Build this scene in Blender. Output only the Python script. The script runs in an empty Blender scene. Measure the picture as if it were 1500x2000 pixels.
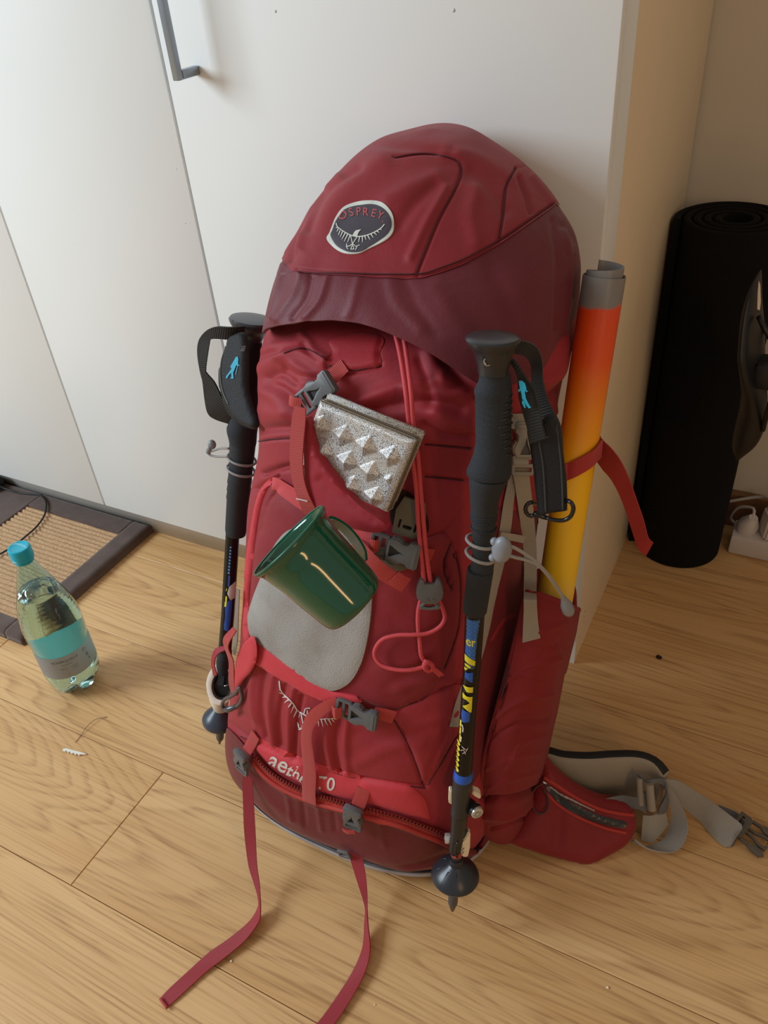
import bpy, bmesh, math, random
import numpy as np
from mathutils import Vector, Matrix
from mathutils.bvhtree import BVHTree
from mathutils.geometry import delaunay_2d_cdt

# ------------------------------------------------------------------ camera, world, lights, exposure
SC = bpy.context.scene
COL = SC.collection
F, CX, CY = 1561.0, 750.0, 1000.0
RW = np.array([[0.88784773, 0.45406735, -0.0744933],
               [0.2198909, -0.56089979, -0.79814749],
               [-0.40419599, 0.69225304, -0.59783888]])      # rows: right, down, forward
CAM = np.array([0.0, 0.0, 1.0])
cd = bpy.data.cameras.new('camera')
cam = bpy.data.objects.new('camera', cd)
COL.objects.link(cam)
mw = Matrix.Identity(4)
for i in range(3):
    mw[i][0] = RW[0][i]; mw[i][1] = -RW[1][i]; mw[i][2] = -RW[2][i]; mw[i][3] = CAM[i]
cam.matrix_world = mw
cd.sensor_fit = 'VERTICAL'; cd.sensor_height = 32.0; cd.lens = F / 2000.0 * 32.0
cd.clip_start = 0.02; cd.clip_end = 50
SC.camera = cam

W = bpy.data.worlds.new('room_light'); SC.world = W; W.use_nodes = True
W.node_tree.nodes['Background'].inputs[0].default_value = (1.0, 0.90, 0.79, 1)
W.node_tree.nodes['Background'].inputs[1].default_value = 0.33

def area(name, loc, target, sx, sy, power, col):
    l = bpy.data.lights.new(name, 'AREA'); l.shape = 'RECTANGLE'; l.size = sx; l.size_y = sy
    l.energy = power; l.color = col
    o = bpy.data.objects.new(name, l); COL.objects.link(o)
    o.location = loc
    o.rotation_euler = (Vector(target) - Vector(loc)).to_track_quat('-Z', 'Y').to_euler()
    return o
area('window_daylight', (-2.75, -0.75, 1.85), (-0.6, 0.7, 0.5), 1.3, 1.3, 86, (0.77, 0.90, 1.0))
area('added_warm_strip', (1.35, -0.75, 1.35), (-0.3, 0.5, 0.4), 0.16, 1.0, 6, (1.0, 0.60, 0.26))  # narrow warm strip added to put an orange reflection on the mug

SC.view_settings.view_transform = 'Standard'
SC.view_settings.look = 'None'
SC.view_settings.gamma = 1.0
SC.view_settings.use_curve_mapping = False
SC.view_settings.exposure = 0.0
SC.cycles.use_denoising = True
SC.cycles.max_bounces = 10
SC.cycles.transparent_max_bounces = 12

# ------------------------------------------------------------------ geometry helpers
def ray(px, py):
    d = RW.T @ np.array([px - CX, py - CY, F])
    return d / np.linalg.norm(d)
def at(px, py, z=None, y=None, x=None):
    d = ray(px, py)
    k, v = (2, z) if z is not None else ((1, y) if y is not None else (0, x))
    return CAM + d * (v - CAM[k]) / d[k]
def project(P):
    q = (np.asarray(P) - CAM) @ RW.T
    return np.stack([CX + F * q[..., 0] / q[..., 2], CY + F * q[..., 1] / q[..., 2]], -1), q[..., 2]
def nrm(a):
    a = np.asarray(a, float)
    return a / (np.linalg.norm(a, axis=-1, keepdims=True) + 1e-12)
def mesh_obj(name, verts, faces, mat=None, parent=None, smooth=True, uvs=None, label=None):
    me = bpy.data.meshes.new(name)
    V = np.asarray(verts, float).reshape(-1, 3)
    me.from_pydata([tuple(v) for v in V.tolist()], [], [tuple(int(i) for i in f) for f in faces])
    if smooth:
        me.polygons.foreach_set('use_smooth', [True] * len(me.polygons))
    if uvs is not None:
        ul = me.uv_layers.new(name='UVMap')
        li = np.empty(len(me.loops), int); me.loops.foreach_get('vertex_index', li)
        ul.data.foreach_set('uv', np.asarray(uvs, float)[li].ravel())
    if mat is not None:
        for m in (mat if isinstance(mat, (list, tuple)) else [mat]):
            me.materials.append(m)
    me.update()
    o = bpy.data.objects.new(name, me); COL.objects.link(o)
    if parent is not None:
        o.parent = parent
        o.matrix_parent_inverse = parent.matrix_world.inverted() if parent.type != 'EMPTY' else Matrix.Translation(-parent.location)
    if label: o['label'] = label
    return o
def sharpen(o, ang=35):
    me = o.data
    bm = bmesh.new(); bm.from_mesh(me)
    for e in bm.edges:
        if len(e.link_faces) == 2 and e.calc_face_angle(0) > math.radians(ang): e.smooth = False
    bm.to_mesh(me); bm.free(); return o
def empty(name, label, cat, loc=(0, 0, 0), group=None):
    o = bpy.data.objects.new(name, None); COL.objects.link(o); o.location = loc
    o['label'] = label; o['category'] = cat
    if group: o['group'] = group
    return o
def tag(o, label, cat, group=None):
    o['label'] = label; o['category'] = cat
    if group: o['group'] = group
    return o
def struct(o):
    o['kind'] = 'structure'; return o

class MB:
    """collects simple shapes into one mesh"""
    def __init__(s): s.v = []; s.f = []
    def add(s, v, f):
        n = len(s.v); s.v += [tuple(map(float, p)) for p in v]; s.f += [tuple(int(i) + n for i in q) for q in f]
    def box(s, x0, x1, y0, y1, z0, z1, b=0.0):
        if b <= 0:
            v = [(x, y, z) for z in (z0, z1) for y in (y0, y1) for x in (x0, x1)]
            s.add(v, [(0, 2, 3, 1), (4, 5, 7, 6), (0, 1, 5, 4), (2, 6, 7, 3), (0, 4, 6, 2), (1, 3, 7, 5)]); return
        bm = bmesh.new(); bmesh.ops.create_cube(bm, size=1)
        for v in bm.verts:
            v.co = ((x0 + x1) / 2 + v.co.x * (x1 - x0), (y0 + y1) / 2 + v.co.y * (y1 - y0), (z0 + z1) / 2 + v.co.z * (z1 - z0))
        bmesh.ops.bevel(bm, geom=bm.edges[:], offset=b, segments=2, affect='EDGES', profile=0.5)
        s.bm(bm)
    def bm(s, bm, M=None):
        bm.verts.ensure_lookup_table(); bm.verts.index_update()
        s.add([(M @ v.co if M else v.co) for v in bm.verts], [[q.index for q in f.verts] for f in bm.faces]); bm.free()
    def tube(s, pts, r, n=10, cap=True, flat=None):
        P = np.asarray(pts, float); k = len(P)
        R = np.full(k, r) if np.isscalar(r) else np.asarray(r, float)
        T = np.gradient(P, axis=0); T = nrm(T)
        a = np.array([0, 0, 1.0]) if abs(T[0][2]) < .9 else np.array([1.0, 0, 0])
        u = nrm(np.cross(T[0], a)); base = len(s.v); vs = []
        for i in range(k):
            u = nrm(u - T[i] * np.dot(u, T[i])); w = np.cross(T[i], u)
            for j in range(n):
                t = 2 * math.pi * j / n
                vs.append(P[i] + R[i] * (math.cos(t) * u + math.sin(t) * w))
        fs = [(i * n + j, i * n + (j + 1) % n, (i + 1) * n + (j + 1) % n, (i + 1) * n + j) for i in range(k - 1) for j in range(n)]
        if cap: fs += [tuple(reversed(range(n))), tuple(range((k - 1) * n, k * n))]
        s.add(vs, fs)
    def lathe(s, prof, org, ax, n=32, cap=True):
        """prof: list of (t, r) along ax from org"""
        ax = nrm(ax); a = np.array([0, 0, 1.0]) if abs(ax[2]) < .9 else np.array([1.0, 0, 0])
        u = nrm(np.cross(ax, a)); w = np.cross(ax, u); vs = []
        for t, r in prof:
            for j in range(n):
                q = 2 * math.pi * j / n
                vs.append(np.asarray(org) + ax * t + r * (math.cos(q) * u + math.sin(q) * w))
        k = len(prof)
        fs = [(i * n + j, i * n + (j + 1) % n, (i + 1) * n + (j + 1) % n, (i + 1) * n + j) for i in range(k - 1) for j in range(n)]
        if cap: fs += [tuple(reversed(range(n))), tuple(range((k - 1) * n, k * n))]
        s.add(vs, fs)
    def build(s, name, mat, parent=None, smooth=True, sharp=None, label=None):
        o = mesh_obj(name, s.v, s.f, mat, parent, smooth, label=label)
        bm = bmesh.new(); bm.from_mesh(o.data); bmesh.ops.recalc_face_normals(bm, faces=bm.faces); bm.to_mesh(o.data); bm.free()
        if sharp: sharpen(o, sharp)
        return o

def catmull(P, step=None, n=None, closed=False):
    P = np.asarray(P, float)
    if closed: Q = np.vstack([P[-1], P, P[0], P[1]])
    else: Q = np.vstack([2 * P[0] - P[1], P, 2 * P[-1] - P[-2]])
    out = []
    for i in range(1, len(Q) - 2):
        p0, p1, p2, p3 = Q[i - 1], Q[i], Q[i + 1], Q[i + 2]
        for t in np.linspace(0, 1, 16, endpoint=False):
            out.append(.5 * ((2 * p1) + (-p0 + p2) * t + (2 * p0 - 5 * p1 + 4 * p2 - p3) * t * t + (-p0 + 3 * p1 - 3 * p2 + p3) * t ** 3))
    if not closed: out.append(Q[-2])
    else: out.append(out[0])
    return resample(np.array(out), step, n)
def resample(P, step=None, n=None):
    P = np.asarray(P, float); d = np.r_[0, np.cumsum(np.linalg.norm(np.diff(P[:, :3] if P.shape[1] > 2 else P, axis=0), axis=1))]
    if n is None: n = max(2, int(d[-1] / step) + 1)
    q = np.linspace(0, d[-1], n)
    return np.stack([np.interp(q, d, P[:, k]) for k in range(P.shape[1])], 1)
def seg_dist(Q, P):
    """distance from points Q (n,2) to polyline P (m,2)"""
    best = np.full(len(Q), 1e9)
    for a, b in zip(P[:-1], P[1:]):
        ab = b - a; L = max(ab @ ab, 1e-9)
        t = np.clip(((Q - a) @ ab) / L, 0, 1)
        best = np.minimum(best, np.linalg.norm(Q - (a + t[:, None] * ab), axis=1))
    return best
def inside(Q, P):
    x, y = Q[:, 0], Q[:, 1]; r = np.zeros(len(Q), bool)
    for (x0, y0), (x1, y1) in zip(P, np.roll(P, -1, axis=0)):
        c = ((y0 > y) != (y1 > y)) & (x < (x1 - x0) * (y - y0) / ((y1 - y0) if y1 != y0 else 1e-9) + x0)
        r ^= c
    return r
def pts(s):
    return np.array([[float(a) for a in p.split(',')] for p in s.split()])
def pchip(xs, ys, x):
    xs = np.asarray(xs, float); ys = np.asarray(ys, float); h = np.diff(xs); d = np.diff(ys) / h
    m = np.zeros_like(ys)
    for i in range(1, len(xs) - 1):
        if d[i - 1] * d[i] > 0: m[i] = 2 * d[i - 1] * d[i] / (d[i - 1] + d[i])
    m[0] = d[0]; m[-1] = d[-1]
    x = np.clip(x, xs[0], xs[-1]); i = np.clip(np.searchsorted(xs, x, side='right') - 1, 0, len(h) - 1); t = (x - xs[i]) / h[i]
    return (2 * t**3 - 3 * t**2 + 1) * ys[i] + (t**3 - 2 * t**2 + t) * h[i] * m[i] + (-2 * t**3 + 3 * t**2) * ys[i + 1] + (t**3 - t**2) * h[i] * m[i + 1]

def extrude(outline, holes=(), th=0.004, bev=0.0):
    """2D outline with holes -> solid (verts, faces) centred on z=0"""
    loops = [np.asarray(outline, float)] + [np.asarray(h, float) for h in holes]
    V = []; E = []
    for L in loops:
        n0 = len(V); V += [tuple(p) for p in L]; E += [(n0 + i, n0 + (i + 1) % len(L)) for i in range(len(L))]
    r = delaunay_2d_cdt([Vector(v) for v in V], E, [], 0, 1e-7)
    vv = np.array([tuple(v) for v in r[0]]); ff = [f for f in r[2]]
    keep = []
    for f in ff:
        c = vv[list(f)].mean(0)[None]
        if inside(c, loops[0])[0] and not any(inside(c, h)[0] for h in loops[1:]): keep.append(f)
    n = len(vv)
    verts = [(x, y, th / 2) for x, y in vv] + [(x, y, -th / 2) for x, y in vv]
    faces = []
    cnt = {}
    for f in keep:
        a, b, c = [vv[i] for i in f]
        if (b[0] - a[0]) * (c[1] - a[1]) - (b[1] - a[1]) * (c[0] - a[0]) < 0: f = f[::-1]
        faces.append(tuple(f)); faces.append(tuple(i + n for i in reversed(f)))
        for i in range(3):
            e = (f[i], f[(i + 1) % 3]); cnt[e] = 1
    for (a, b) in list(cnt):
        if (b, a) not in cnt: faces.append((a, a + n, b + n, b))
    return verts, faces
def rrect(w, h, r, n=5, cx=0, cy=0):
    o = []
    for sx, sy, a0 in ((1, 1, 0), (-1, 1, 90), (-1, -1, 180), (1, -1, 270)):
        for i in range(n):
            a = math.radians(a0 + 90 * i / (n - 1))
            o.append((cx + sx * (w / 2 - r) + r * math.cos(a), cy + sy * (h / 2 - r) + r * math.sin(a)))
    return o
def frame(o, x, z):
    z = nrm(z); x = nrm(np.asarray(x) - z * np.dot(x, z)); y = np.cross(z, x)
    M = Matrix.Identity(4)
    for i in range(3):
        M[i][0] = x[i]; M[i][1] = y[i]; M[i][2] = z[i]; M[i][3] = o[i]
    return M
def xf(M, vs):
    A = np.array(M); return (np.asarray(vs, float) @ A[:3, :3].T) + A[:3, 3]

# ------------------------------------------------------------------ materials
def new_mat(name):
    m = bpy.data.materials.new(name); m.use_nodes = True
    nt = m.node_tree; b = nt.nodes['Principled BSDF']
    return m, nt, b
def N(nt, t, **k):
    n = nt.nodes.new(t)
    for a, v in k.items():
        if a in n.inputs.keys(): n.inputs[a].default_value = v
        else: setattr(n, a, v)
    return n
def ramp(nt, src, stops):
    r = nt.nodes.new('ShaderNodeValToRGB'); nt.links.new(src, r.inputs[0])
    while len(r.color_ramp.elements) < len(stops): r.color_ramp.elements.new(0.5)
    for e, (p, c) in zip(r.color_ramp.elements, stops):
        e.position = p; e.color = tuple(c) + (1,) if len(c) == 3 else c
    return r
def srgb(r, g, b):
    f = lambda c: (c / 255 / 12.92) if c / 255 <= .04045 else ((c / 255 + .055) / 1.055) ** 2.4
    return (f(r), f(g), f(b))
def sh(c, k): return tuple(min(1, a * k) for a in c)
def bump(nt, b, src, strength, dist=0.001):
    n = N(nt, 'ShaderNodeBump'); n.inputs['Strength'].default_value = strength; n.inputs['Distance'].default_value = dist
    nt.links.new(src, n.inputs['Height']); nt.links.new(n.outputs[0], b.inputs['Normal']); return n
def plain(name, col, rough=.5, metal=0, spec=.5, var=.06, nscale=60, bs=0.0, coat=0.0):
    m, nt, b = new_mat(name)
    tc = N(nt, 'ShaderNodeTexCoord'); no = N(nt, 'ShaderNodeTexNoise'); no.inputs['Scale'].default_value = nscale; no.inputs['Detail'].default_value = 4
    nt.links.new(tc.outputs['Object'], no.inputs['Vector'])
    r = ramp(nt, no.outputs[0], [(.3, sh(col, 1 - var)), (.7, sh(col, 1 + var))])
    nt.links.new(r.outputs[0], b.inputs['Base Color'])
    b.inputs['Roughness'].default_value = rough; b.inputs['Metallic'].default_value = metal
    b.inputs['Specular IOR Level'].default_value = spec; b.inputs['Coat Weight'].default_value = coat
    if bs: bump(nt, b, no.outputs[0], bs)
    return m
def fabric(name, col, rough=.62, weave=2600, ws=.25, wr=.35, var=.1, sheen=.16, spec=.35, dirt=None, ripstop=False, wscale=9):
    m, nt, b = new_mat(name)
    tc = N(nt, 'ShaderNodeTexCoord')
    n1 = N(nt, 'ShaderNodeTexNoise'); n1.inputs['Scale'].default_value = wscale; n1.inputs['Detail'].default_value = 7; n1.inputs['Roughness'].default_value = .6
    nt.links.new(tc.outputs['Object'], n1.inputs['Vector'])
    r = ramp(nt, n1.outputs[0], [(.3, sh(col, 1 - var)), (.7, sh(col, 1 + var))])
    last = r.outputs[0]
    if dirt:
        n3 = N(nt, 'ShaderNodeTexNoise'); n3.inputs['Scale'].default_value = 22; n3.inputs['Detail'].default_value = 6
        nt.links.new(tc.outputs['Object'], n3.inputs['Vector'])
        rr = ramp(nt, n3.outputs[0], [(.45, (0, 0, 0)), (.72, (1, 1, 1))])
        mx = N(nt, 'ShaderNodeMix', data_type='RGBA'); mx.inputs['B'].default_value = dirt + (1,)
        nt.links.new(rr.outputs[0], mx.inputs['Factor']); nt.links.new(last, mx.inputs['A']); last = mx.outputs['Result']
    nt.links.new(last, b.inputs['Base Color'])
    b.inputs['Roughness'].default_value = rough; b.inputs['Sheen Weight'].default_value = sheen; b.inputs['Sheen Roughness'].default_value = .5
    b.inputs['Sheen Tint'].default_value = tuple(min(1, .4 + c) for c in col) + (1,)
    b.inputs['Specular IOR Level'].default_value = spec
    mp = N(nt, 'ShaderNodeMapping'); mp.inputs['Scale'].default_value = (weave, weave, weave); nt.links.new(tc.outputs['Object'], mp.inputs[0])
    v = N(nt, 'ShaderNodeTexVoronoi') if not ripstop else N(nt, 'ShaderNodeTexVoronoi', feature='DISTANCE_TO_EDGE')
    v.inputs['Scale'].default_value = 1.0; nt.links.new(mp.outputs[0], v.inputs['Vector'])
    b1 = N(nt, 'ShaderNodeBump'); b1.inputs['Strength'].default_value = ws; b1.inputs['Distance'].default_value = .0004
    nt.links.new(v.outputs['Distance'], b1.inputs['Height'])
    n2 = N(nt, 'ShaderNodeTexNoise'); n2.inputs['Scale'].default_value = 34; n2.inputs['Detail'].default_value = 5; nt.links.new(tc.outputs['Object'], n2.inputs['Vector'])
    b2 = N(nt, 'ShaderNodeBump'); b2.inputs['Strength'].default_value = wr; b2.inputs['Distance'].default_value = .004
    nt.links.new(n2.outputs[0], b2.inputs['Height']); nt.links.new(b1.outputs[0], b2.inputs['Normal'])
    nt.links.new(b2.outputs[0], b.inputs['Normal'])
    return m
def webbing(name, col, pitch=.0016, rough=.6):
    m, nt, b = new_mat(name)
    tc = N(nt, 'ShaderNodeTexCoord'); sx = N(nt, 'ShaderNodeSeparateXYZ'); nt.links.new(tc.outputs['UV'], sx.inputs[0])
    mu = N(nt, 'ShaderNodeMath', operation='MULTIPLY'); mu.inputs[1].default_value = 2 * math.pi / pitch; nt.links.new(sx.outputs[0], mu.inputs[0])
    si = N(nt, 'ShaderNodeMath', operation='SINE'); nt.links.new(mu.outputs[0], si.inputs[0])
    r = ramp(nt, si.outputs[0], [(.0, sh(col, .82)), (1, sh(col, 1.08))]); nt.links.new(r.outputs[0], b.inputs['Base Color'])
    b.inputs['Roughness'].default_value = rough; b.inputs['Sheen Weight'].default_value = .12; b.inputs['Specular IOR Level'].default_value = .35
    bump(nt, b, si.outputs[0], .5, .0004)
    return m

RED = srgb(148, 34, 44)
RED2 = srgb(133, 28, 38)
MAROON = srgb(100, 29, 40)
M = dict(
    red=fabric('red_nylon', RED, wscale=14), red2=fabric('red_nylon_panel', RED2), bright=fabric('red_smooth_nylon', srgb(194, 54, 64)),
    maroon=fabric('maroon_ripstop', MAROON, weave=420, ws=.35, ripstop=True, rough=.55, sheen=.2),
    deep=fabric('deep_red_ripstop', srgb(102, 21, 30), weave=420, ws=.4, ripstop=True, rough=.5),
    side=fabric('maroon_side_fabric', srgb(108, 24, 32)),
    stretch=fabric('red_stretch_fabric', srgb(124, 25, 27), weave=1800, rough=.8, sheen=.12),
    mesh=fabric('grey_mesh', srgb(156, 152, 147), weave=700, ws=1.0, rough=.8, dirt=srgb(140, 134, 128), var=.05, wr=.2),
    web=webbing('red_webbing', srgb(182, 58, 54)), web2=webbing('bright_red_webbing', srgb(206, 68, 72)), gweb=webbing('grey_webbing', srgb(160, 150, 136), rough=.7),
    hipweb=webbing('grey_belt_webbing', srgb(164, 158, 148), pitch=.0012, rough=.5),
    buckle=plain('grey_buckle_plastic', srgb(92, 94, 96), .42), olive=plain('olive_buckle_plastic', srgb(96, 92, 78), .45),
    greyplastic=plain('light_grey_plastic', srgb(130, 134, 140), .4), cord=plain('red_cord', srgb(196, 66, 74), .7, nscale=900, bs=.4, var=.15),
    gcord=plain('grey_cord', srgb(150, 148, 146), .7, nscale=900, bs=.4), black=plain('black_plastic', srgb(30, 31, 33), .35),
    blackfab=fabric('black_webbing_fabric', srgb(22, 22, 25), weave=900, ws=.8, sheen=.1), foam=plain('black_foam_grip', srgb(36, 39, 44), .85, nscale=700, bs=.5, var=.15),
    glossblack=plain('glossy_black_plastic', srgb(40, 42, 48), .22, nscale=20), zip=plain('zip_teeth_plastic', srgb(120, 34, 34), .4),
    ziptape=fabric('orange_red_zip_tape', srgb(172, 50, 42)), white=plain('white_plastic', srgb(226, 222, 210), .4, var=.02),
    print=plain('pale_print', srgb(206, 196, 190), .7, var=.12, nscale=300), badge=plain('charcoal_badge', srgb(66, 60, 70), .45, var=.12, nscale=40),
    badgerim=plain('badge_white_rim', srgb(200, 205, 196), .5, var=.12, nscale=80), badgered=plain('badge_red_letters', srgb(196, 84, 88), .5),
    steel=plain('steel', srgb(190, 190, 190), .25, 1), gap_shade=plain('gap_shade_red', srgb(40, 12, 16), .9), belt=fabric('grey_belt_fabric', srgb(150, 140, 124)),
)
# ------------------------------------------------------------------ setting
def wood_mat():
    m, nt, b = new_mat('oak_laminate')
    tc = N(nt, 'ShaderNodeTexCoord'); oi = N(nt, 'ShaderNodeObjectInfo')
    cb = N(nt, 'ShaderNodeCombineXYZ')
    for k, mul in ((0, 37.0), (1, 11.0), (2, 23.0)):
        mm = N(nt, 'ShaderNodeMath', operation='MULTIPLY'); mm.inputs[1].default_value = mul
        nt.links.new(oi.outputs['Random'], mm.inputs[0]); nt.links.new(mm.outputs[0], cb.inputs[k])
    ad = N(nt, 'ShaderNodeVectorMath', operation='ADD'); nt.links.new(tc.outputs['Object'], ad.inputs[0]); nt.links.new(cb.outputs[0], ad.inputs[1])
    # cathedral figure: contour lines of a stretched smooth noise
    mp = N(nt, 'ShaderNodeMapping'); mp.inputs['Scale'].default_value = (.95, 6.2, 1); nt.links.new(ad.outputs[0], mp.inputs[0])
    n1 = N(nt, 'ShaderNodeTexNoise'); n1.inputs['Scale'].default_value = 1.0; n1.inputs['Detail'].default_value = 1.2; n1.inputs['Distortion'].default_value = .2
    nt.links.new(mp.outputs[0], n1.inputs['Vector'])
    mj = N(nt, 'ShaderNodeMapping'); mj.inputs['Scale'].default_value = (9, 60, 1); nt.links.new(ad.outputs[0], mj.inputs[0])
    nj = N(nt, 'ShaderNodeTexNoise'); nj.inputs['Scale'].default_value = 1.0; nj.inputs['Detail'].default_value = 4; nt.links.new(mj.outputs[0], nj.inputs['Vector'])
    jm = N(nt, 'ShaderNodeMath', operation='MULTIPLY_ADD'); jm.inputs[1].default_value = .022; nt.links.new(nj.outputs[0], jm.inputs[0]); nt.links.new(n1.outputs[0], jm.inputs[2])
    fr = N(nt, 'ShaderNodeMath', operation='MULTIPLY'); fr.inputs[1].default_value = 30.0; nt.links.new(jm.outputs[0], fr.inputs[0])
    fc = N(nt, 'ShaderNodeMath', operation='FRACT'); nt.links.new(fr.outputs[0], fc.inputs[0])
    ring = ramp(nt, fc.outputs[0], [(0, (0, 0, 0)), (.5, (.04, .04, .04)), (.85, (.62, .62, .62)), (1, (0, 0, 0))])
    # fine pores
    mp2 = N(nt, 'ShaderNodeMapping'); mp2.inputs['Scale'].default_value = (3, 330, 1); nt.links.new(ad.outputs[0], mp2.inputs[0])
    n2 = N(nt, 'ShaderNodeTexNoise'); n2.inputs['Scale'].default_value = 1.0; n2.inputs['Detail'].default_value = 5; nt.links.new(mp2.outputs[0], n2.inputs['Vector'])
    n3 = N(nt, 'ShaderNodeTexNoise'); n3.inputs['Scale'].default_value = 2.6; n3.inputs['Detail'].default_value = 3; nt.links.new(mp.outputs[0], n3.inputs['Vector'])
    base = ramp(nt, n3.outputs[0], [(.3, srgb(205, 160, 106)), (.7, srgb(221, 181, 128))])
    dk = N(nt, 'ShaderNodeMix', data_type='RGBA'); dk.inputs['B'].default_value = srgb(162, 118, 74) + (1,)
    pr = ramp(nt, n2.outputs[0], [(.35, (1, 1, 1)), (.62, (.25, .25, .25))])
    mm = N(nt, 'ShaderNodeMath', operation='MULTIPLY'); nt.links.new(ring.outputs[0], mm.inputs[0]); nt.links.new(pr.outputs[0], mm.inputs[1])
    nt.links.new(mm.outputs[0], dk.inputs['Factor']); nt.links.new(base.outputs[0], dk.inputs['A'])
    d2 = N(nt, 'ShaderNodeMix', data_type='RGBA', blend_type='MULTIPLY'); d2.inputs['Factor'].default_value = 1
    p2 = ramp(nt, n2.outputs[0], [(.30, (.84, .80, .75)), (.52, (1, 1, 1))]); nt.links.new(dk.outputs['Result'], d2.inputs['A']); nt.links.new(p2.outputs[0], d2.inputs['B'])
    d3 = N(nt, 'ShaderNodeMix', data_type='RGBA', blend_type='MULTIPLY'); d3.inputs['Factor'].default_value = 1
    p3 = ramp(nt, oi.outputs['Random'], [(0, (.95, .94, .93)), (1, (1.0, 1.0, 1.0))]); nt.links.new(d2.outputs['Result'], d3.inputs['A']); nt.links.new(p3.outputs[0], d3.inputs['B'])
    nt.links.new(d3.outputs['Result'], b.inputs['Base Color'])
    b.inputs['Roughness'].default_value = .42; b.inputs['Specular IOR Level'].default_value = .4
    bump(nt, b, mm.outputs[0], -.12, .0006)
    return m
WOOD = wood_mat()
floor = mesh_obj('floor', [(-3.2, -1.4, -.012), (2.4, -1.4, -.012), (2.4, 1.40, -.012), (-3.2, 1.40, -.012), (-3.2, -1.4, -.06), (2.4, -1.4, -.06), (2.4, 1.40, -.06), (-3.2, 1.40, -.06)],
                 [(0, 1, 2, 3), (7, 6, 5, 4), (0, 4, 5, 1), (1, 5, 6, 2), (2, 6, 7, 3), (3, 7, 4, 0)], plain('floor_joint_dark', srgb(104, 70, 42), .8), None, False)
struct(floor)
pw = .1911; gap = .00045
row0 = .4595
random.seed(4)
def plank(x0, x1, y0, y1):
    z1, b_ = 0.0, .0007
    cx, cy = (x0 + x1) / 2, (y0 + y1) / 2
    X0, X1, Y0, Y1 = x0 + gap - cx, x1 - gap - cx, y0 + gap - cy, y1 - gap - cy
    v = [(X0, Y0, -.011), (X1, Y0, -.011), (X1, Y1, -.011), (X0, Y1, -.011), (X0, Y0, z1 - b_), (X1, Y0, z1 - b_), (X1, Y1, z1 - b_), (X0, Y1, z1 - b_),
         (X0 + b_, Y0 + b_, z1), (X1 - b_, Y0 + b_, z1), (X1 - b_, Y1 - b_, z1), (X0 + b_, Y1 - b_, z1)]
    f = [(3, 2, 1, 0), (0, 1, 5, 4), (1, 2, 6, 5), (2, 3, 7, 6), (3, 0, 4, 7), (4, 5, 9, 8), (5, 6, 10, 9), (6, 7, 11, 10), (7, 4, 8, 11), (8, 9, 10, 11)]
    o = mesh_obj('plank', v, f, WOOD, None, False); o.location = (cx, cy, 0); o.parent = floor
    return o
joints = {-8: [-1.9, .4], -7: [-2.4, -.2], -6: [-1.6, .8], -5: [-2.2, .1], -4: [-1.2, 1.0], -3: [-2.3, .3], -2: [-1.5, .95], -1: [-.690, 1.1], 0: [-1.139, .9], 1: [-1.9, .5], 2: [-2.2, 1.2], 3: [-1.7, .75], 4: [-1.1, 1.0]}
for r in range(-9, 5):
    y0 = row0 + r * pw; y1 = y0 + pw
    if y0 > 1.385: continue
    y1 = min(y1, 1.39); xs = [-3.15] + joints.get(r, [-1.8, .6]) + [2.35]
    for a, b in zip(xs[:-1], xs[1:]): plank(a, b, y0, y1)

paint = plain('niche_wall_paint', srgb(202, 192, 176), .9, var=.02, nscale=12)
mb = MB(); mb.box(-.40, 2.4, 1.382, 1.46, -.05, 2.6); struct(mb.build('wall_back', paint, None, False))
mb = MB(); mb.box(-.19, 2.4, 1.366, 1.3815, .0, .075, .002); struct(mb.build('baseboard_back', plain('brown_wood_baseboard', srgb(120, 84, 54), .5, nscale=25, var=.15), None, False))

# wardrobe ----------------------------------------------------------
white = plain('white_lacquered_board', srgb(226, 229, 228), .38, var=.008, nscale=6, spec=.4)
cream = plain('cream_side_board', srgb(226, 208, 178), .5, var=.02, nscale=10)
wr = empty('wardrobe', 'tall white wardrobe with flat doors and a cream side board behind the backpack', 'wardrobe', (-1.0, 1.1, 0))
def door(x0, x1, marks=()):
    mb = MB(); mb.box(x0, x1, .888, .9055, .068, 2.25, .0012)
    d = mb.build('door', white, wr, True, 30)
    for (px, py, r) in marks:
        p = at(px, py, y=.888); q = MB(); q.lathe([(0, r * .2), (.0006, r * .8), (.0009, r * .3)], (p[0], .8883, p[2]), (0, -1, 0), 10)
        q.build('scuff_mark', plain('scuff_grey', srgb(200, 204, 203), .7), d)
    return d
door(-1.79, -1.1835)
door(-1.1795, -.7805)
dC = door(-.7765, -.2085, ((538, 22, .0018), (886, 20, .0022), (362, 436, .0010), (345, 330, .0008)))
mb = MB(); mb.box(-2.4, -1.7925, .888, .9055, .068, 2.25, .0012); mb.build('door', white, wr, True, 30)
mb = MB(); mb.box(-.2075, -.1978, .9065, 1.375, 0, 2.26, .0006); sp = mb.build('side_panel', cream, wr, True, 30)
mb = MB(); mb.box(-.2112, -.1976, .9048, .9064, 0, 2.26); mb.build('front_edge_band', white, wr, True, 30)
mb = MB(); mb.box(-2.4, -.214, .92, .934, 0.0, .11); mb.build('plinth', plain('grey_white_plinth', srgb(206, 202, 194), .6, var=.02), wr)
mb = MB(); mb.box(-2.4, -.209, .9062, 1.37, .112, 2.25); mb.build('carcass', plain('carcass_grey', srgb(150, 150, 144), .7), wr)
for sx in (-.2265, -.2225):    # small fitting left of the bottom of the side board
    mb = MB(); mb.lathe([(0, .0012), (.001, .0022), (.008, .0022), (.009, .001)], (sx, .915, .014 if sx < -.224 else .03), (0, -1, 0), 10); mb.build('screw', M['steel'], wr)
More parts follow.
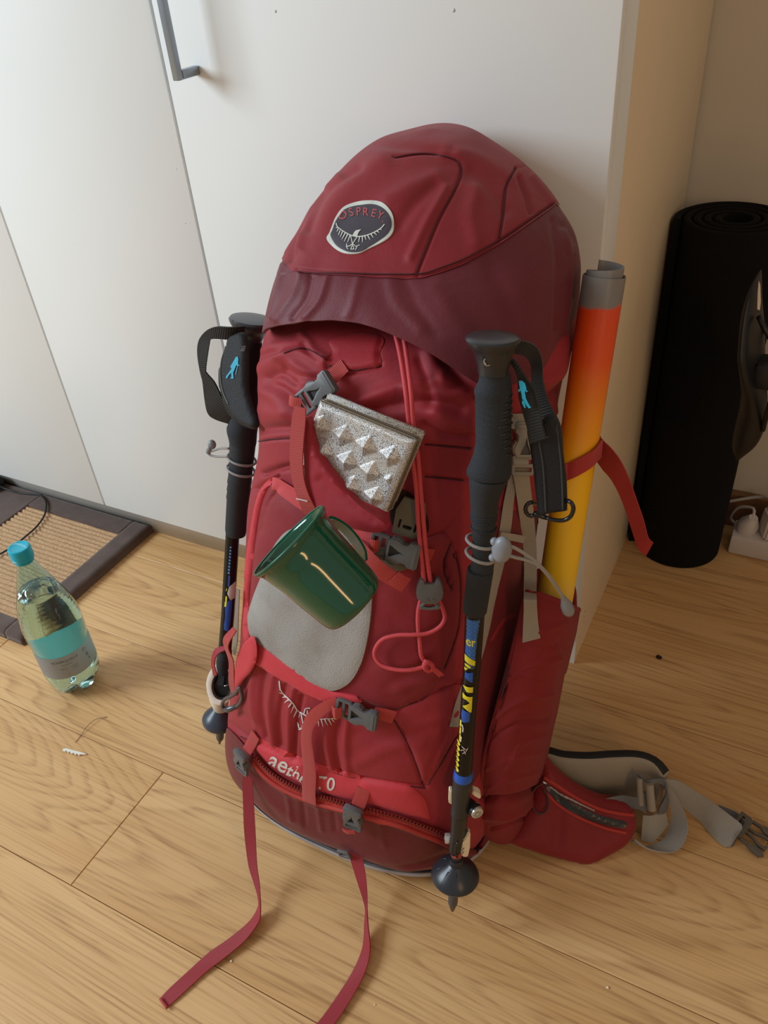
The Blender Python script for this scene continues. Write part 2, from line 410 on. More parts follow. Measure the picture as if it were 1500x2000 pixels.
for z, y in ((.0785, .948), (.071, .944)):
    mb = MB(); mb.lathe([(0, .0012), (.0004, .0012)], (-.1979, y, z), (1, 0, 0), 8); mb.build('drill_mark', plain('drill_brown', srgb(90, 60, 40), .9), sp)
# door handle: square bar on two legs
hm = plain('satin_steel_handle', srgb(148, 158, 168), .35, .75, var=.03)
mb = MB()
mb.box(-.732, -.7225, .846, .8545, .857, 1.18, .0008)
hd = mb.build('handle', hm, dC, True, 30)
for z in (.857, 1.170):
    q = MB(); q.box(-.7315, -.7225, .8555, .8882, z, z + .0105, .0015); q.build('handle_foot', hm, hd, True, 30)

# rug ---------------------------------------------------------------
rug = empty('doormat', 'thick doormat with ribbed beige centre and dark brown border against the wardrobe', 'doormat', (-1.35, .73, 0))
pile = fabric('brown_border_felt', srgb(84, 68, 62), weave=900, ws=1.0, rough=.95, sheen=.5, var=.16, wscale=40)
x0, x1, y0, y1, ix0, ix1, iy0, iy1 = -1.72, -1.098, .564, .917, -1.408, -1.141, .597, .869
def border(name, bx0, bx1, by0, by1):
    nx = max(4, int((bx1 - bx0) / .006)); ny = max(4, int((by1 - by0) / .006))
    V = []; Fc = []
    rng = np.random.RandomState(3)
    for j in range(ny + 1):
        for i in range(nx + 1):
            x = bx0 + (bx1 - bx0) * i / nx; y = by0 + (by1 - by0) * j / ny
            e = min(x - x0, x1 - x, y - y0, y1 - y); ei = min(e / .006, 1)
            z = .0205 - .005 * (1 - ei) ** 2 + rng.uniform(-.0003, .0003)
            V.append((x, y, z))
    for j in range(ny):
        for i in range(nx): a = j * (nx + 1) + i; Fc.append((a, a + 1, a + nx + 2, a + nx + 1))
    edge = [i for i in range(nx + 1)] + [j * (nx + 1) + nx for j in range(1, ny + 1)] + [ny * (nx + 1) + i for i in range(nx - 1, -1, -1)] + [j * (nx + 1) for j in range(ny - 1, 0, -1)]
    b0 = len(V)
    for k in edge: V.append((V[k][0], V[k][1], .0005))
    L = len(edge)
    for k in range(L): Fc.append((edge[k], edge[(k + 1) % L], b0 + (k + 1) % L, b0 + k)[::-1])
    Fc.append(tuple(range(b0, b0 + L))[::-1])
    mesh_obj(name, V, Fc, pile, rug)
border('border', ix1, x1, y0, y1); border('border', ix0, ix1, y0, iy0); border('border', ix0, ix1, iy1, y1); border('border', x0, ix0, y0, y1)
V = []; Fc = []; nr = 25; ny = nr * 6; nx = 110
rng = np.random.RandomState(5)
for j in range(ny + 1):
    ph = j / 6
    for i in range(nx + 1):
        x = ix0 + (ix1 - ix0) * i / nx; y = iy0 + (iy1 - iy0) * j / ny
        V.append((x, y + .0006 * math.sin(x * 60 + int(ph) * 2.1), .0158 + .0040 * abs(math.sin(math.pi * ph)) * (1 + .18 * math.sin(x * 900 + int(ph) * 1.7)) + rng.uniform(-.0002, .0002)))
for j in range(ny):
    for i in range(nx): a = j * (nx + 1) + i; Fc.append((a, a + 1, a + nx + 2, a + nx + 1))
o = mesh_obj('woven_centre', V, Fc, plain('sisal_beige', srgb(176, 142, 106), .95, nscale=220, var=.22, bs=.6), rug); 
mb = MB(); mb.box(ix0, ix1, iy0, iy1, .0006, .0155); mb.build('backing', pile, rug)

# black cable and the dark thing at the left edge
cb = [at(-60, 928, z=.026), at(-20, 944, z=.026), at(12, 955, z=.03), at(40, 963, z=.024), at(62, 965, z=.024), at(78, 967, z=.024), at(89, 978, z=.024), at(90, 993, z=.025), at(85, 1010, z=.024), at(70, 1030, z=.024), at(52, 1046, z=.024), at(32, 1062, z=.024), at(0, 1082, z=.024), at(-50, 1104, z=.024)]
mb = MB(); mb.tube(catmull(cb, step=.004), .0019, 8)
tag(mb.build('power_cable', plain('black_rubber_cable', srgb(26, 24, 26), .5)), 'thin black cable curling across the doormat behind the bottle cap', 'cable')
# charger brick lying on the mat at the frame's left edge
p = at(2, 950, z=.025); mb = MB(); mb.box(p[0] - .075, p[0] + .004, p[1] - .03, p[1] + .012, .0215, .0465, .006)
cbk = mb.build('charger_brick', plain('black_charger_plastic', srgb(34, 36, 38), .45), None, True, 40)
tag(cbk, 'black plastic charger brick on the doormat beside the plinth', 'charger')
mb = MB(); mb.lathe([(0, .0045), (.004, .0042), (.016, .0025), (.017, .001)], (p[0] + .003, p[1] - .008, .031), (1, .25, -.15), 14); mb.build('cable_gland', M['black'], cbk)

# black foam roll ----------------------------------------------------
rc = (-.1105, 1.275); Rr = .0855
mb = MB(); th = np.linspace(0, 2 * math.pi * 4.2, 340); thick = .0125; pitch_ = .0152
outer = []; inner = []
for t in th:
    r = .022 + pitch_ * t / (2 * math.pi); 
    outer.append((r + thick / 2, t)); inner.append((r - thick / 2, t))
k = (Rr) / outer[-1][0]
V = []; Fc = []
H = .610; rows = [0, .0015, H - .006, H - .0015, H]; ins = [.002, 0, 0, .0012, .005]
for z, s in zip(rows, ins):
    for (ro, t), (ri, _) in zip(outer, inner):
        a = t + 2.2
        V.append((rc[0] + (ro * k - s) * math.cos(a), rc[1] + (ro * k - s) * math.sin(a), z)); V.append((rc[0] + (ri * k + s) * math.cos(a), rc[1] + (ri * k + s) * math.sin(a), z))
n_ = len(th) * 2
for r in range(len(rows) - 1):
    for i in range(len(th) - 1):
        a = r * n_ + i * 2; Fc.append((a, a + 2, a + n_ + 2, a + n_)); Fc.append((a + 1, a + n_ + 1, a + n_ + 3, a + 3))
    a = r * n_; Fc.append((a, a + n_, a + n_ + 1, a + 1)); a += n_ - 2; Fc.append((a, a + 1, a + n_ + 1, a + n_))
for r in (0, len(rows) - 1):
    for i in range(len(th) - 1):
        a = r * n_ + i * 2; Fc.append((a, a + 1, a + 3, a + 2) if r else (a, a + 2, a + 3, a + 1))
mat_roll = mesh_obj('exercise_mat', V, Fc, plain('black_foam_mat', srgb(17, 17, 17), .92, nscale=500, bs=.6, var=.2, spec=.15)); sharpen(mat_roll, 50)
tag(mat_roll, 'black foam exercise mat rolled up and standing in the corner niche', 'mat')

# saddle on its post ---------------------------------------------------
bk = empty('bicycle', 'black bicycle saddle and post beside the rolled black mat', 'bicycle', (.05, 1.1, 0))
yS = 1.06
def sad(px, py, dy=0): return at(px, py, y=yS + dy)
L_ = [(1482, 532), (1466, 560), (1455, 600), (1452, 660), (1452, 720), (1447, 780), (1436, 830), (1430, 870), (1440, 896)]
R_ = [(1484, 532), (1484, 560), (1483, 600), (1484, 660), (1489, 720), (1499, 780), (1498, 830), (1480, 870), (1446, 896)]
V = []; Fc = []; nn = 18; wdt = [.012, .034, .048, .060, .05, .032, .022, .018, .008]
Lp = catmull(L_, n=40); Rp = catmull(R_, n=40); wd = np.interp(np.linspace(0, 8, 40), range(9), wdt)
for i in range(40):
    a = sad(*Lp[i]); b = sad(*Rp[i]); c = (a + b) / 2; h = (b - a) / 2
    for j in range(nn):
        t = 2 * math.pi * j / nn; q = c + h * math.cos(t) * (1.0 if math.cos(t) < 0 else .9)
        q = q + np.array([.15, 1, .1]) * wd[i] * math.sin(t) * .8; V.append(q)
for i in range(39):
    for j in range(nn): Fc.append((i * nn + j, i * nn + (j + 1) % nn, (i + 1) * nn + (j + 1) % nn, (i + 1) * nn + j))
Fc += [tuple(reversed(range(nn))), tuple(range(39 * nn, 40 * nn))]
mesh_obj('saddle', V, Fc, plain('black_saddle_leather', srgb(17, 17, 19), .42, nscale=200, bs=.2), bk)
mb = MB(); mb.add([sad(1482, 548, -.034), sad(1485, 556, -.03), sad(1486, 590, -.03), sad(1484, 606, -.03), sad(1479, 604, -.036), sad(1480, 570, -.036)], [(0, 1, 2, 3, 4, 5)])
mb.build('white_side_label', plain('label_cream', srgb(216, 200, 180), .6), bk, False)
rail = plain('dark_rail_metal', srgb(52, 48, 46), .35, .7)
for dy in (-.022, .022):
    mb = MB(); mb.tube(catmull([sad(1482, 618, dy * .6), sad(1492, 640, dy), sad(1508, 668, dy), sad(1516, 705, dy), sad(1512, 760, dy), sad(1500, 800, dy), sad(1490, 840, dy * .3)], step=.006), .0034, 10); mb.build('saddle_rail', rail, bk)
mb = MB(); p0 = sad(1506, 728); mb.box(p0[0] - .02, p0[0] + .022, p0[1] - .02, p0[1] + .02, p0[2] - .018, p0[2] + .018, .005); mb.build('rail_clamp', M['black'], bk, True, 40)
mb = MB(); mb.tube([p0, p0 + np.array([.09, .02, .01]), p0 + np.array([.30, .03, .03])], .0136, 20); mb.build('seat_post', M['glossblack'], bk)
mb = MB(); mb.tube([p0 + np.array([.28, .03, .2]), p0 + np.array([.34, .03, -.1]), p0 + np.array([.36, .03, -p0[2]])], .018, 20); mb.build('frame_tube', M['glossblack'], bk)

# power strip ------------------------------------------------------------
wp = plain('white_socket_plastic', srgb(206, 200, 196), .45, var=.02)
ps = empty('power_strip', 'white power strip on the floor behind the rolled black mat', 'power strip', (0, 1.31, 0))
mb = MB(); mb.box(-.018, .30, 1.279, 1.333, 0.0005, .043, .005); body = mb.build('housing', wp, ps, True, 40)
for sx in (.098, .17, .24):
    mb = MB(); mb.lathe([(0, .021), (.0012, .021), (.0013, .0185), (-.001, .0183), (-.001, .001)], (sx, 1.306, .0432), (0, 0, 1), 28); mb.build('socket', wp, ps, True, 30)
for px_, dz in ((.050, 0), (.003, -.012)):
    pl = empty('plug_adapter' if dz == 0 else 'mains_plug', 'white cube charger plug in the power strip' if dz == 0 else 'small white mains plug in the strip next to the black mat', 'plug', (px_, 1.306, .044))
    mb = MB()
    if dz == 0:
        bm = bmesh.new(); bmesh.ops.create_cube(bm, size=1)
        for v in bm.verts:
            s_ = .88 if v.co.z > 0 else 1
            v.co = (v.co.x * .046 * s_, v.co.y * .042 * s_, v.co.z * .052)
        bmesh.ops.bevel(bm, geom=bm.edges[:], offset=.004, segments=3, affect='EDGES'); mb.bm(bm, Matrix.Translation((px_, 1.306, .071)) @ Matrix.Rotation(.35, 4, 'Z'))
        mb.build('plug_body', wp, pl, True, 40)
        cp = [(px_, 1.306, .096), (px_ - .02, 1.33, .104), (px_ - .04, 1.348, .09), (px_ - .09, 1.357, .06)]
    else:
        mb.lathe([(0, .018), (.004, .019), (.016, .018), (.03, .011), (.036, .008)], (px_, 1.306, .0445), (.25, -.25, 1), 20); mb.build('plug_body', wp, pl, True, 50)
        cp = [(px_ + .008, 1.3, .078), (px_ + .004, 1.318, .084), (px_ - .02, 1.337, .066), (px_ - .03, 1.352, .03), (px_ - .02, 1.36, .012)]
    mb = MB(); mb.tube(catmull(cp, step=.006), .0028, 8); mb.build('cord', wp, pl)
# ------------------------------------------------------------------ water bottle
def glass(name, col, ior, rough=0.0):
    m, nt, b = new_mat(name)
    b.inputs['Base Color'].default_value = col + (1,); b.inputs['Transmission Weight'].default_value = 1
    b.inputs['IOR'].default_value = ior; b.inputs['Roughness'].default_value = rough
    tc = N(nt, 'ShaderNodeTexCoord'); no = N(nt, 'ShaderNodeTexNoise'); no.inputs['Scale'].default_value = 60; nt.links.new(tc.outputs['Object'], no.inputs['Vector'])
    bump(nt, b, no.outputs[0], .04, .001)
    return m
bx, by = -.942, .541
bt = empty('water_bottle', 'clear teal plastic water bottle with blue cap standing on the wood floor', 'bottle', (bx, by, 0))
prof = [(.276, .0132), (.268, .0132), (.262, .0142), (.246, .0190), (.226, .0262), (.206, .0330), (.188, .0388), (.168, .0432), (.146, .0455), (.124, .0452), (.106, .0442), (.104, .0436), (.080, .0430), (.056, .0430), (.054, .0440), (.045, .0442), (.036, .0434), (.028, .0420), (.020, .0395), (.012, .0355), (.005, .0290), (.0015, .0230)]
def pet(off, ztop, bottom=True):
    n = 60; V = []; Fc = []
    P = catmull([(z, r) for z, r in prof], n=90); P = P[P[:, 0] <= ztop]
    for z, r in P:
        for j in range(n):
            t = 2 * math.pi * j / n
            w = max(0, min(1, (.046 - z) / .03)); k = abs(math.cos(2.5 * t + .4))
            rr = r * (1 - .34 * w * (1 - k) ** 2.2) - off
            if .112 < z < .165: rr += .0005 * math.sin((z + .006 * math.sin(t * 2)) * 900) * math.sin(math.pi * (z - .112) / .053)
            zz = z + (.010 * w * (1 - k) ** 1.5 if z < .03 else 0)
            V.append((bx + rr * math.cos(t), by + rr * math.sin(t), zz + (off if z < .01 else 0)))
    k_ = len(P)
    for i in range(k_ - 1):
        for j in range(n): Fc.append((i * n + j, (i + 1) * n + j, (i + 1) * n + (j + 1) % n, i * n + (j + 1) % n))
    c0 = len(V); V.append((bx, by, .012 + off)); b_ = (k_ - 1) * n
    for j in range(n): Fc.append((b_ + j, c0, b_ + (j + 1) % n))
    return V, Fc, n
Vo, Fo, n = pet(0, .3); Vi, Fi, _ = pet(.0004, .3); m_ = len(Vo)
Fc = Fo + [tuple(reversed([i + m_ for i in f])) for f in Fi] + [(j, (j + 1) % n, m_ + (j + 1) % n, m_ + j) for j in range(n)]
mesh_obj('shell', Vo + Vi, Fc, glass('teal_pet', (.74, .945, .94), 1.35), bt)
Vw, Fw, _ = pet(.0006, .212); c0 = len(Vw); Vw.append((bx, by, Vw[0][2]))
Fw += [((j + 1) % n, c0, j) for j in range(n)]
mesh_obj('water', Vw, Fw, glass('water', (.99, 1.0, .99), 1.31), bt)
# label: printed outside, teal inside
lm, nt, b = new_mat('bottle_label')
ge = N(nt, 'ShaderNodeNewGeometry'); mx = N(nt, 'ShaderNodeMix', data_type='RGBA'); mx.inputs['A'].default_value = srgb(192, 178, 176) + (1,); mx.inputs['B'].default_value = srgb(96, 186, 186) + (1,)
nt.links.new(ge.outputs['Backfacing'], mx.inputs['Factor']); nt.links.new(mx.outputs['Result'], b.inputs['Base Color']); b.inputs['Roughness'].default_value = .45
tl = N(nt, 'ShaderNodeBsdfTranslucent'); tl.inputs[0].default_value = srgb(120, 226, 226) + (1,); ms_ = N(nt, 'ShaderNodeMixShader'); ms_.inputs[0].default_value = .45
ou = nt.nodes['Material Output']; nt.links.new(b.outputs[0], ms_.inputs[1]); nt.links.new(tl.outputs[0], ms_.inputs[2]); nt.links.new(ms_.outputs[0], ou.inputs[0])
V = []; Fc = []; n = 80
for z in (.0565, .080, .1035):
    for j in range(n): t = 2 * math.pi * j / n; r = .0442; V.append((bx + r * math.cos(t), by + r * math.sin(t), z))
for i in range(2):
    for j in range(n): Fc.append((i * n + j, i * n + (j + 1) % n, (i + 1) * n + (j + 1) % n, (i + 1) * n + j))
lab = mesh_obj('label', V, Fc, lm, bt)
def text_pts(s, size, spacing=1.0, bold=0.0):
    cu = bpy.data.curves.new('lettering', 'FONT'); cu.body = s; cu.size = size; cu.space_character = spacing; cu.align_x = 'CENTER'; cu.align_y = 'CENTER'; cu.resolution_u = 3; cu.offset = bold * size
    o = bpy.data.objects.new('lettering', cu); COL.objects.link(o)
    dg = bpy.context.evaluated_depsgraph_get(); me = bpy.data.meshes.new_from_object(o.evaluated_get(dg))
    V = np.array([v.co[:] for v in me.vertices]).reshape(-1, 3); Fs = [tuple(p.vertices) for p in me.polygons]
    bpy.data.objects.remove(o); bpy.data.curves.remove(cu); bpy.data.meshes.remove(me)
    return V[:, :2] if len(V) else V.reshape(0, 2), Fs
ink = plain('label_ink', srgb(70, 66, 74), .6)
acam = math.atan2(CAM[1] - by, CAM[0] - bx)
def wrap_text(s, size, da, z, mat=ink, nm='label_print'):
    V2, Fs = text_pts(s, size); V = [(bx + .0444 * math.cos(acam + da + x / .0444), by + .0444 * math.sin(acam + da + x / .0444), z + y) for x, y in V2]
    mesh_obj(nm, V, Fs, mat, lab, False)
wrap_text('RÖMERQUELLE', .0062, -.15, .093); wrap_text('mineralwasser', .003, -.12, .0855); wrap_text('1,5 L', .006, -.3, .0775); wrap_text('natürlich', .003, .1, .0775); wrap_text('prickelnd', .0028, .12, .073)
wrap_text('D', .008, .62, .094); wrap_text('8', .009, .68, .081); wrap_text('5', .009, .72, .071)
wrap_text('*', .008, -.18, .062, plain('label_red', srgb(150, 60, 70), .6))
# cap
capm = plain('blue_cap_plastic', srgb(0, 164, 188), .35, var=.03)
V = []; Fc = []; n = 90; pr = [(.2745, .0152), (.276, .0163), (.2785, .0163), (.279, .0156), (.280, .0156), (.2805, .0163), (.2935, .0161), (.2958, .0152), (.2964, .0135), (.2958, .0124), (.2958, .0010)]
for k_, (z, r) in enumerate(pr):
    for j in range(n):
        t = 2 * math.pi * j / n; rr = r * (1 + (.018 if 5 <= k_ <= 6 and j % 2 else 0)); V.append((bx + rr * math.cos(t), by + rr * math.sin(t), z))
for i in range(len(pr) - 1):
    for j in range(n): Fc.append((i * n + j, i * n + (j + 1) % n, (i + 1) * n + (j + 1) % n, (i + 1) * n + j))
Fc += [tuple(reversed(range(n))), tuple(range((len(pr) - 1) * n, len(pr) * n))]
cap = mesh_obj('cap', V, Fc, capm, bt, True); sharpen(cap, 45)
V2, Fs = text_pts('RÖMERQUELLE', .0044, 1.0)
ca, sa = math.cos(.06), math.sin(.06)
mesh_obj('cap_lettering', [(bx + ca * x - sa * y, by + sa * x + ca * y + .005 - 14 * x * x * 1.2, .2963) for x, y in V2], Fs, plain('cap_print_white', srgb(200, 240, 244), .5), cap, False)
mb = MB(); mb.lathe([(0, .0140), (.003, .0150), (.004, .0138)], (bx, by, .2695), (0, 0, 1), 40); mb.build('neck_ring', capm, bt)

# things lying on the floor ---------------------------------------------------
p = at(145, 1471, z=0)
zc = MB(); dr = np.array([.95, .12, 0]); dr /= np.linalg.norm(dr); pr_ = np.array([-dr[1], dr[0], 0])
o2 = [(-.019, -.003), (-.014, -.0032), (-.013, -.001), (-.010, -.0032), (-.0075, -.0032), (-.0065, -.001), (-.0035, -.0032), (-.0005, -.0032), (.0005, -.001), (.0035, -.003), (.006, -.003), (.007, -.0008), (.010, -.0026), (.012, -.0024), (.013, -.0005), (.021, .0018), (.02, .003), (.006, .0026), (-.016, .0022), (-.0195, .0)]
v_, f_ = extrude(o2, th=.0025)
zc.add(xf(frame(p + np.array([0, 0, .0022]), dr, (0, 0, 1)), v_), f_)
tag(zc.build('toothed_clip', M['white'], None, False), 'tiny white toothed plastic clip lying on the floor in front of the bottle', 'clip')
mb = MB(); mb.tube(catmull([at(147, 1450, z=.001), at(158, 1436, z=.0012), at(170, 1419, z=.004), at(185, 1406, z=.004), at(200, 1402, z=.002), at(209, 1400, z=.001)], step=.004), .00045, 6)
tag(mb.build('loose_thread', plain('grey_thread', srgb(120, 100, 84), .8)), 'short grey thread curving on the floor above the white clip', 'thread')
def crumb(px, py, r, col, label, name='crumb'):
    q = at(px, py, z=0); bm = bmesh.new(); bmesh.ops.create_icosphere(bm, subdivisions=2, radius=r)
    for v in bm.verts: v.co *= 1 + .3 * math.sin(v.co.x * 3000 + v.co.y * 1700); v.co.z = max(v.co.z * .6, -.3 * r)
    mb = MB(); mb.bm(bm, Matrix.Translation((q[0], q[1], r * .3)))
    tag(mb.build(name, col), label, 'crumb' if name == 'crumb' else 'lint')
crumb(1287, 1285, .0042, plain('dark_fluff', srgb(44, 34, 24), .9), 'small dark ball of lint on the floor in front of the black mat', 'lint_ball')
crumb(1187, 1929, .0016, plain('pale_crumb', srgb(232, 214, 180), .8), 'pale crumb alone on the floor at the lower right')
crumb(732, 1962, .0011, plain('pale_crumb', srgb(232, 214, 180), .8), 'pale crumb on the floor right of the two hanging red straps')
crumb(452, 1877, .0016, plain('pale_crumb', srgb(232, 214, 180), .8), 'pale crumb on the floor beside the long red strap end')

# ------------------------------------------------------------------ BACKPACK surfaces
BODY = [(0.0, -.560, -.225, .492, .670, 2.6), (.02, -.588, -.212, .452, .695, 2.6), (.06, -.598, -.203, .440, .712, 2.7), (.10, -.595, -.199, .443, .718, 2.8), (.15, -.585, -.197, .446, .725, 2.8), (.2, -.571, -.196, .453, .735, 2.7),
        (.3, -.554, -.203, .477, .76, 2.6), (.4, -.546, -.204, .504, .79, 2.5), (.48, -.536, -.203, .525, .81, 2.45), (.55, -.524, -.202, .543, .83, 2.45), (.60, -.526, -.201, .557, .845, 2.5), (.64, -.518, -.194, .570, .855, 2.6), (.67, -.500, -.205, .59, .86, 2.8)]
BA = np.array(BODY)
def sec(z, tab, key=0):
    z = np.asarray(z, float)
    return [pchip(tab[:, key], tab[:, k], z) for k in range(tab.shape[1])]
def spow(a, e): return np.sign(a) * np.abs(a) ** e
def body_pt(th, z, grow=0.0):
    s = sec(np.clip(z, 0, .67), BA); c, sn = np.cos(th), np.sin(th); e = 2 / s[5]
    rx = (s[2] - s[1]) / 2 + grow; ry = (s[4] - s[3]) / 2 + grow
    k = np.ones_like(z)
    k = np.where(z < .02, np.sqrt(np.clip(1 - ((.02 - z) / .028) ** 2, 0, 1)), k)
    k = np.where(z > .655, np.sqrt(np.clip(1 - ((z - .655) / .0402) ** 2, 0.0, 1)), k)
    return np.stack([(s[1] + s[2]) / 2 + rx * k * spow(c, e), (s[3] + s[4]) / 2 + ry * k * spow(sn, e), z], -1)
# lid: t, z, xl, xr, yf, yb, n
LID = np.array([(0, .640, -.502, -.199, .556, .868, 2.9), (.12, .662, -.500, -.1985, .562, .872, 2.9), (.26, .69, -.496, -.199, .571, .878, 2.7), (.38, .72, -.490, -.206, .589, .884, 2.5), (.52, .75, -.480, -.230, .620, .885, 2.3),
                (.67, .78, -.463, -.268, .663, .882, 2.2), (.80, .803, -.436, -.306, .706, .868, 2.1), (.90, .816, -.408, -.333, .738, .845, 2.0), (1.0, .822, -.372, -.366, .782, .79, 2.0)])
def lid_pt(th, t, grow=0.0):
    s = sec(np.clip(t, 0, 1), LID); c, sn = np.cos(th), np.sin(th); e = 2 / s[6]
    rx = (s[3] - s[2]) / 2 + grow; ry = (s[5] - s[4]) / 2 + grow
    return np.stack([(s[2] + s[3]) / 2 + rx * spow(c, e), (s[4] + s[5]) / 2 + ry * spow(sn, e), s[1] + grow * np.clip((t - .5) * 2, 0, 1)], -1)
def theta_grid(n):
    """angles whose spacing is even along a superellipse"""
    t = np.linspace(-math.pi, math.pi, 4000); p = np.stack([spow(np.cos(t), .7) * 1.25, spow(np.sin(t), .7)], 1)
    d = np.r_[0, np.cumsum(np.linalg.norm(np.diff(p, axis=0), axis=1))]
    return np.interp(np.linspace(0, d[-1], n + 1)[:-1], d, t)
def cross_param(fn, th, line, lo, hi, default, n=160):
    """for each angle the parameter at which the surface passes the drawn edge (front side only)"""
    line = np.asarray(line); ts = np.linspace(lo, hi, n); out = np.full(len(th), np.nan)
    for i, a in enumerate(th):
        P, _ = project(fn(np.full(n, a), ts)); g = P[:, 1] - np.interp(P[:, 0], line[:, 0], line[:, 1])
        ok = (P[:, 0] >= line[0, 0] - 2) & (P[:, 0] <= line[-1, 0] + 2)
        if abs(math.sin(a)) < 1e-9 or a > .9 or a < -math.pi + .02: pass
        s = np.where((g[:-1] > 0) & (g[1:] <= 0) & ok[:-1])[0]
        if len(s) and -2.95 < a < .9:
            k = s[0]; out[i] = ts[k] + (ts[k + 1] - ts[k]) * g[k] / (g[k] - g[k + 1] + 1e-12)
    idx = np.arange(len(th)); ok = ~np.isnan(out)
    e = out[ok][[0, -1]] if ok.any() else (default, default)
    o2 = np.interp(idx, idx[ok], out[ok])
    first, last = idx[ok][0], idx[ok][-1]
    for i in idx:
        if i < first: o2[i] = default + (e[0] - default) * math.exp(-(first - i) / 25)
        if i > last: o2[i] = default + (e[1] - default) * math.exp(-(i - last) / 25)
    return o2
def smooth_normals(G):
    """normals of a grid G (rows, cols, 3), cols closed"""
    du = np.roll(G, -1, 1) - np.roll(G, 1, 1); dv = np.gradient(G, axis=0)
    return nrm(np.cross(du, dv))
def displace(G, strokes, noise=0.0, nseed=0, K=1.0):
    Nn = smooth_normals(G); sh_ = G.shape; P, dep = project(G.reshape(-1, 3)); Nf = Nn.reshape(-1, 3)
    view = nrm(CAM - G.reshape(-1, 3)); f = np.clip((Nf * view).sum(1) * 5 + .2, 0, 1)
    D = np.zeros(len(P))
    for line, w, amp in strokes:
        L = pts(line) if isinstance(line, str) else np.asarray(line)
        if len(L) > 2: L = catmull(L, step=10)
        bb = (P[:, 0] > L[:, 0].min() - 3 * w) & (P[:, 0] < L[:, 0].max() + 3 * w) & (P[:, 1] > L[:, 1].min() - 3 * w) & (P[:, 1] < L[:, 1].max() + 3 * w)
        ix = np.where(bb)[0]
        if len(ix): D[ix] += K * amp * np.exp(-(seg_dist(P[ix], L) / w) ** 2) * f[ix]
    if noise:
        Q = G.reshape(-1, 3); rs = np.random.RandomState(nseed)
        for k in range(14):
            kv = rs.normal(size=3); kv = kv / np.linalg.norm(kv) * rs.uniform(18, 75); ph = rs.uniform(0, 6.3)
            D += noise / (1 + np.linalg.norm(kv) / 40) * .5 * np.sin(Q @ kv + ph + 1.5 * np.sin(Q @ np.roll(kv, 1) * .6 + ph))
    return G + (Nf * D[:, None]).reshape(sh_)
def grid_faces(r, c, base=0):
    i, j = np.meshgrid(np.arange(r - 1), np.arange(c), indexing='ij'); a = i * c + j; b = i * c + (j + 1) % c
    return (np.stack([a, b, b + c, a + c], -1).reshape(-1, 4) + base).tolist()
class Surf:
    def __init__(s, V, F_, base=None):
        s.b = BVHTree.FromPolygons([tuple(v) for v in V], F_); s.base = base or s
        s.V = V
    def hit(s, px, py):
        d = ray(px, py); h = s.b.ray_cast(Vector(CAM), Vector(d))
        if h[0] is None:
            best = None
            for t in np.linspace(.55, 1.3, 26):
                q = s.b.find_nearest(Vector(CAM + d * t))
                if best is None or q[3] < best[3]: best = q
            q = Vector(CAM + d * max(.3, (np.array(best[0]) - CAM) @ d)); h = s.b.find_nearest(q)
        return np.array(h[0]), np.array(h[1])
    def near(s, p):
        h = s.b.find_nearest(Vector(p)); return np.array(h[0]), np.array(h[1])
TH = theta_grid(520)

# drawn edges (photo measurements)
ZIP = pts('436,1412 452,1428 476,1455 496,1478 520,1502 545,1522 575,1538 610,1551 650,1562 695,1574 740,1586 800,1606 862,1634 905,1652 960,1668')
zc_ = cross_param(lambda a, z: body_pt(a, z), TH, ZIP, .003, .3, .12)
k_ = np.ones(5) / 5; zc_ = np.convolve(np.r_[zc_[-2:], zc_, zc_[:2]], k_, 'valid')

pack = empty('backpack', 'large red trekking backpack leaning upright against the white wardrobe doors', 'backpack', (-.38, .6, 0))

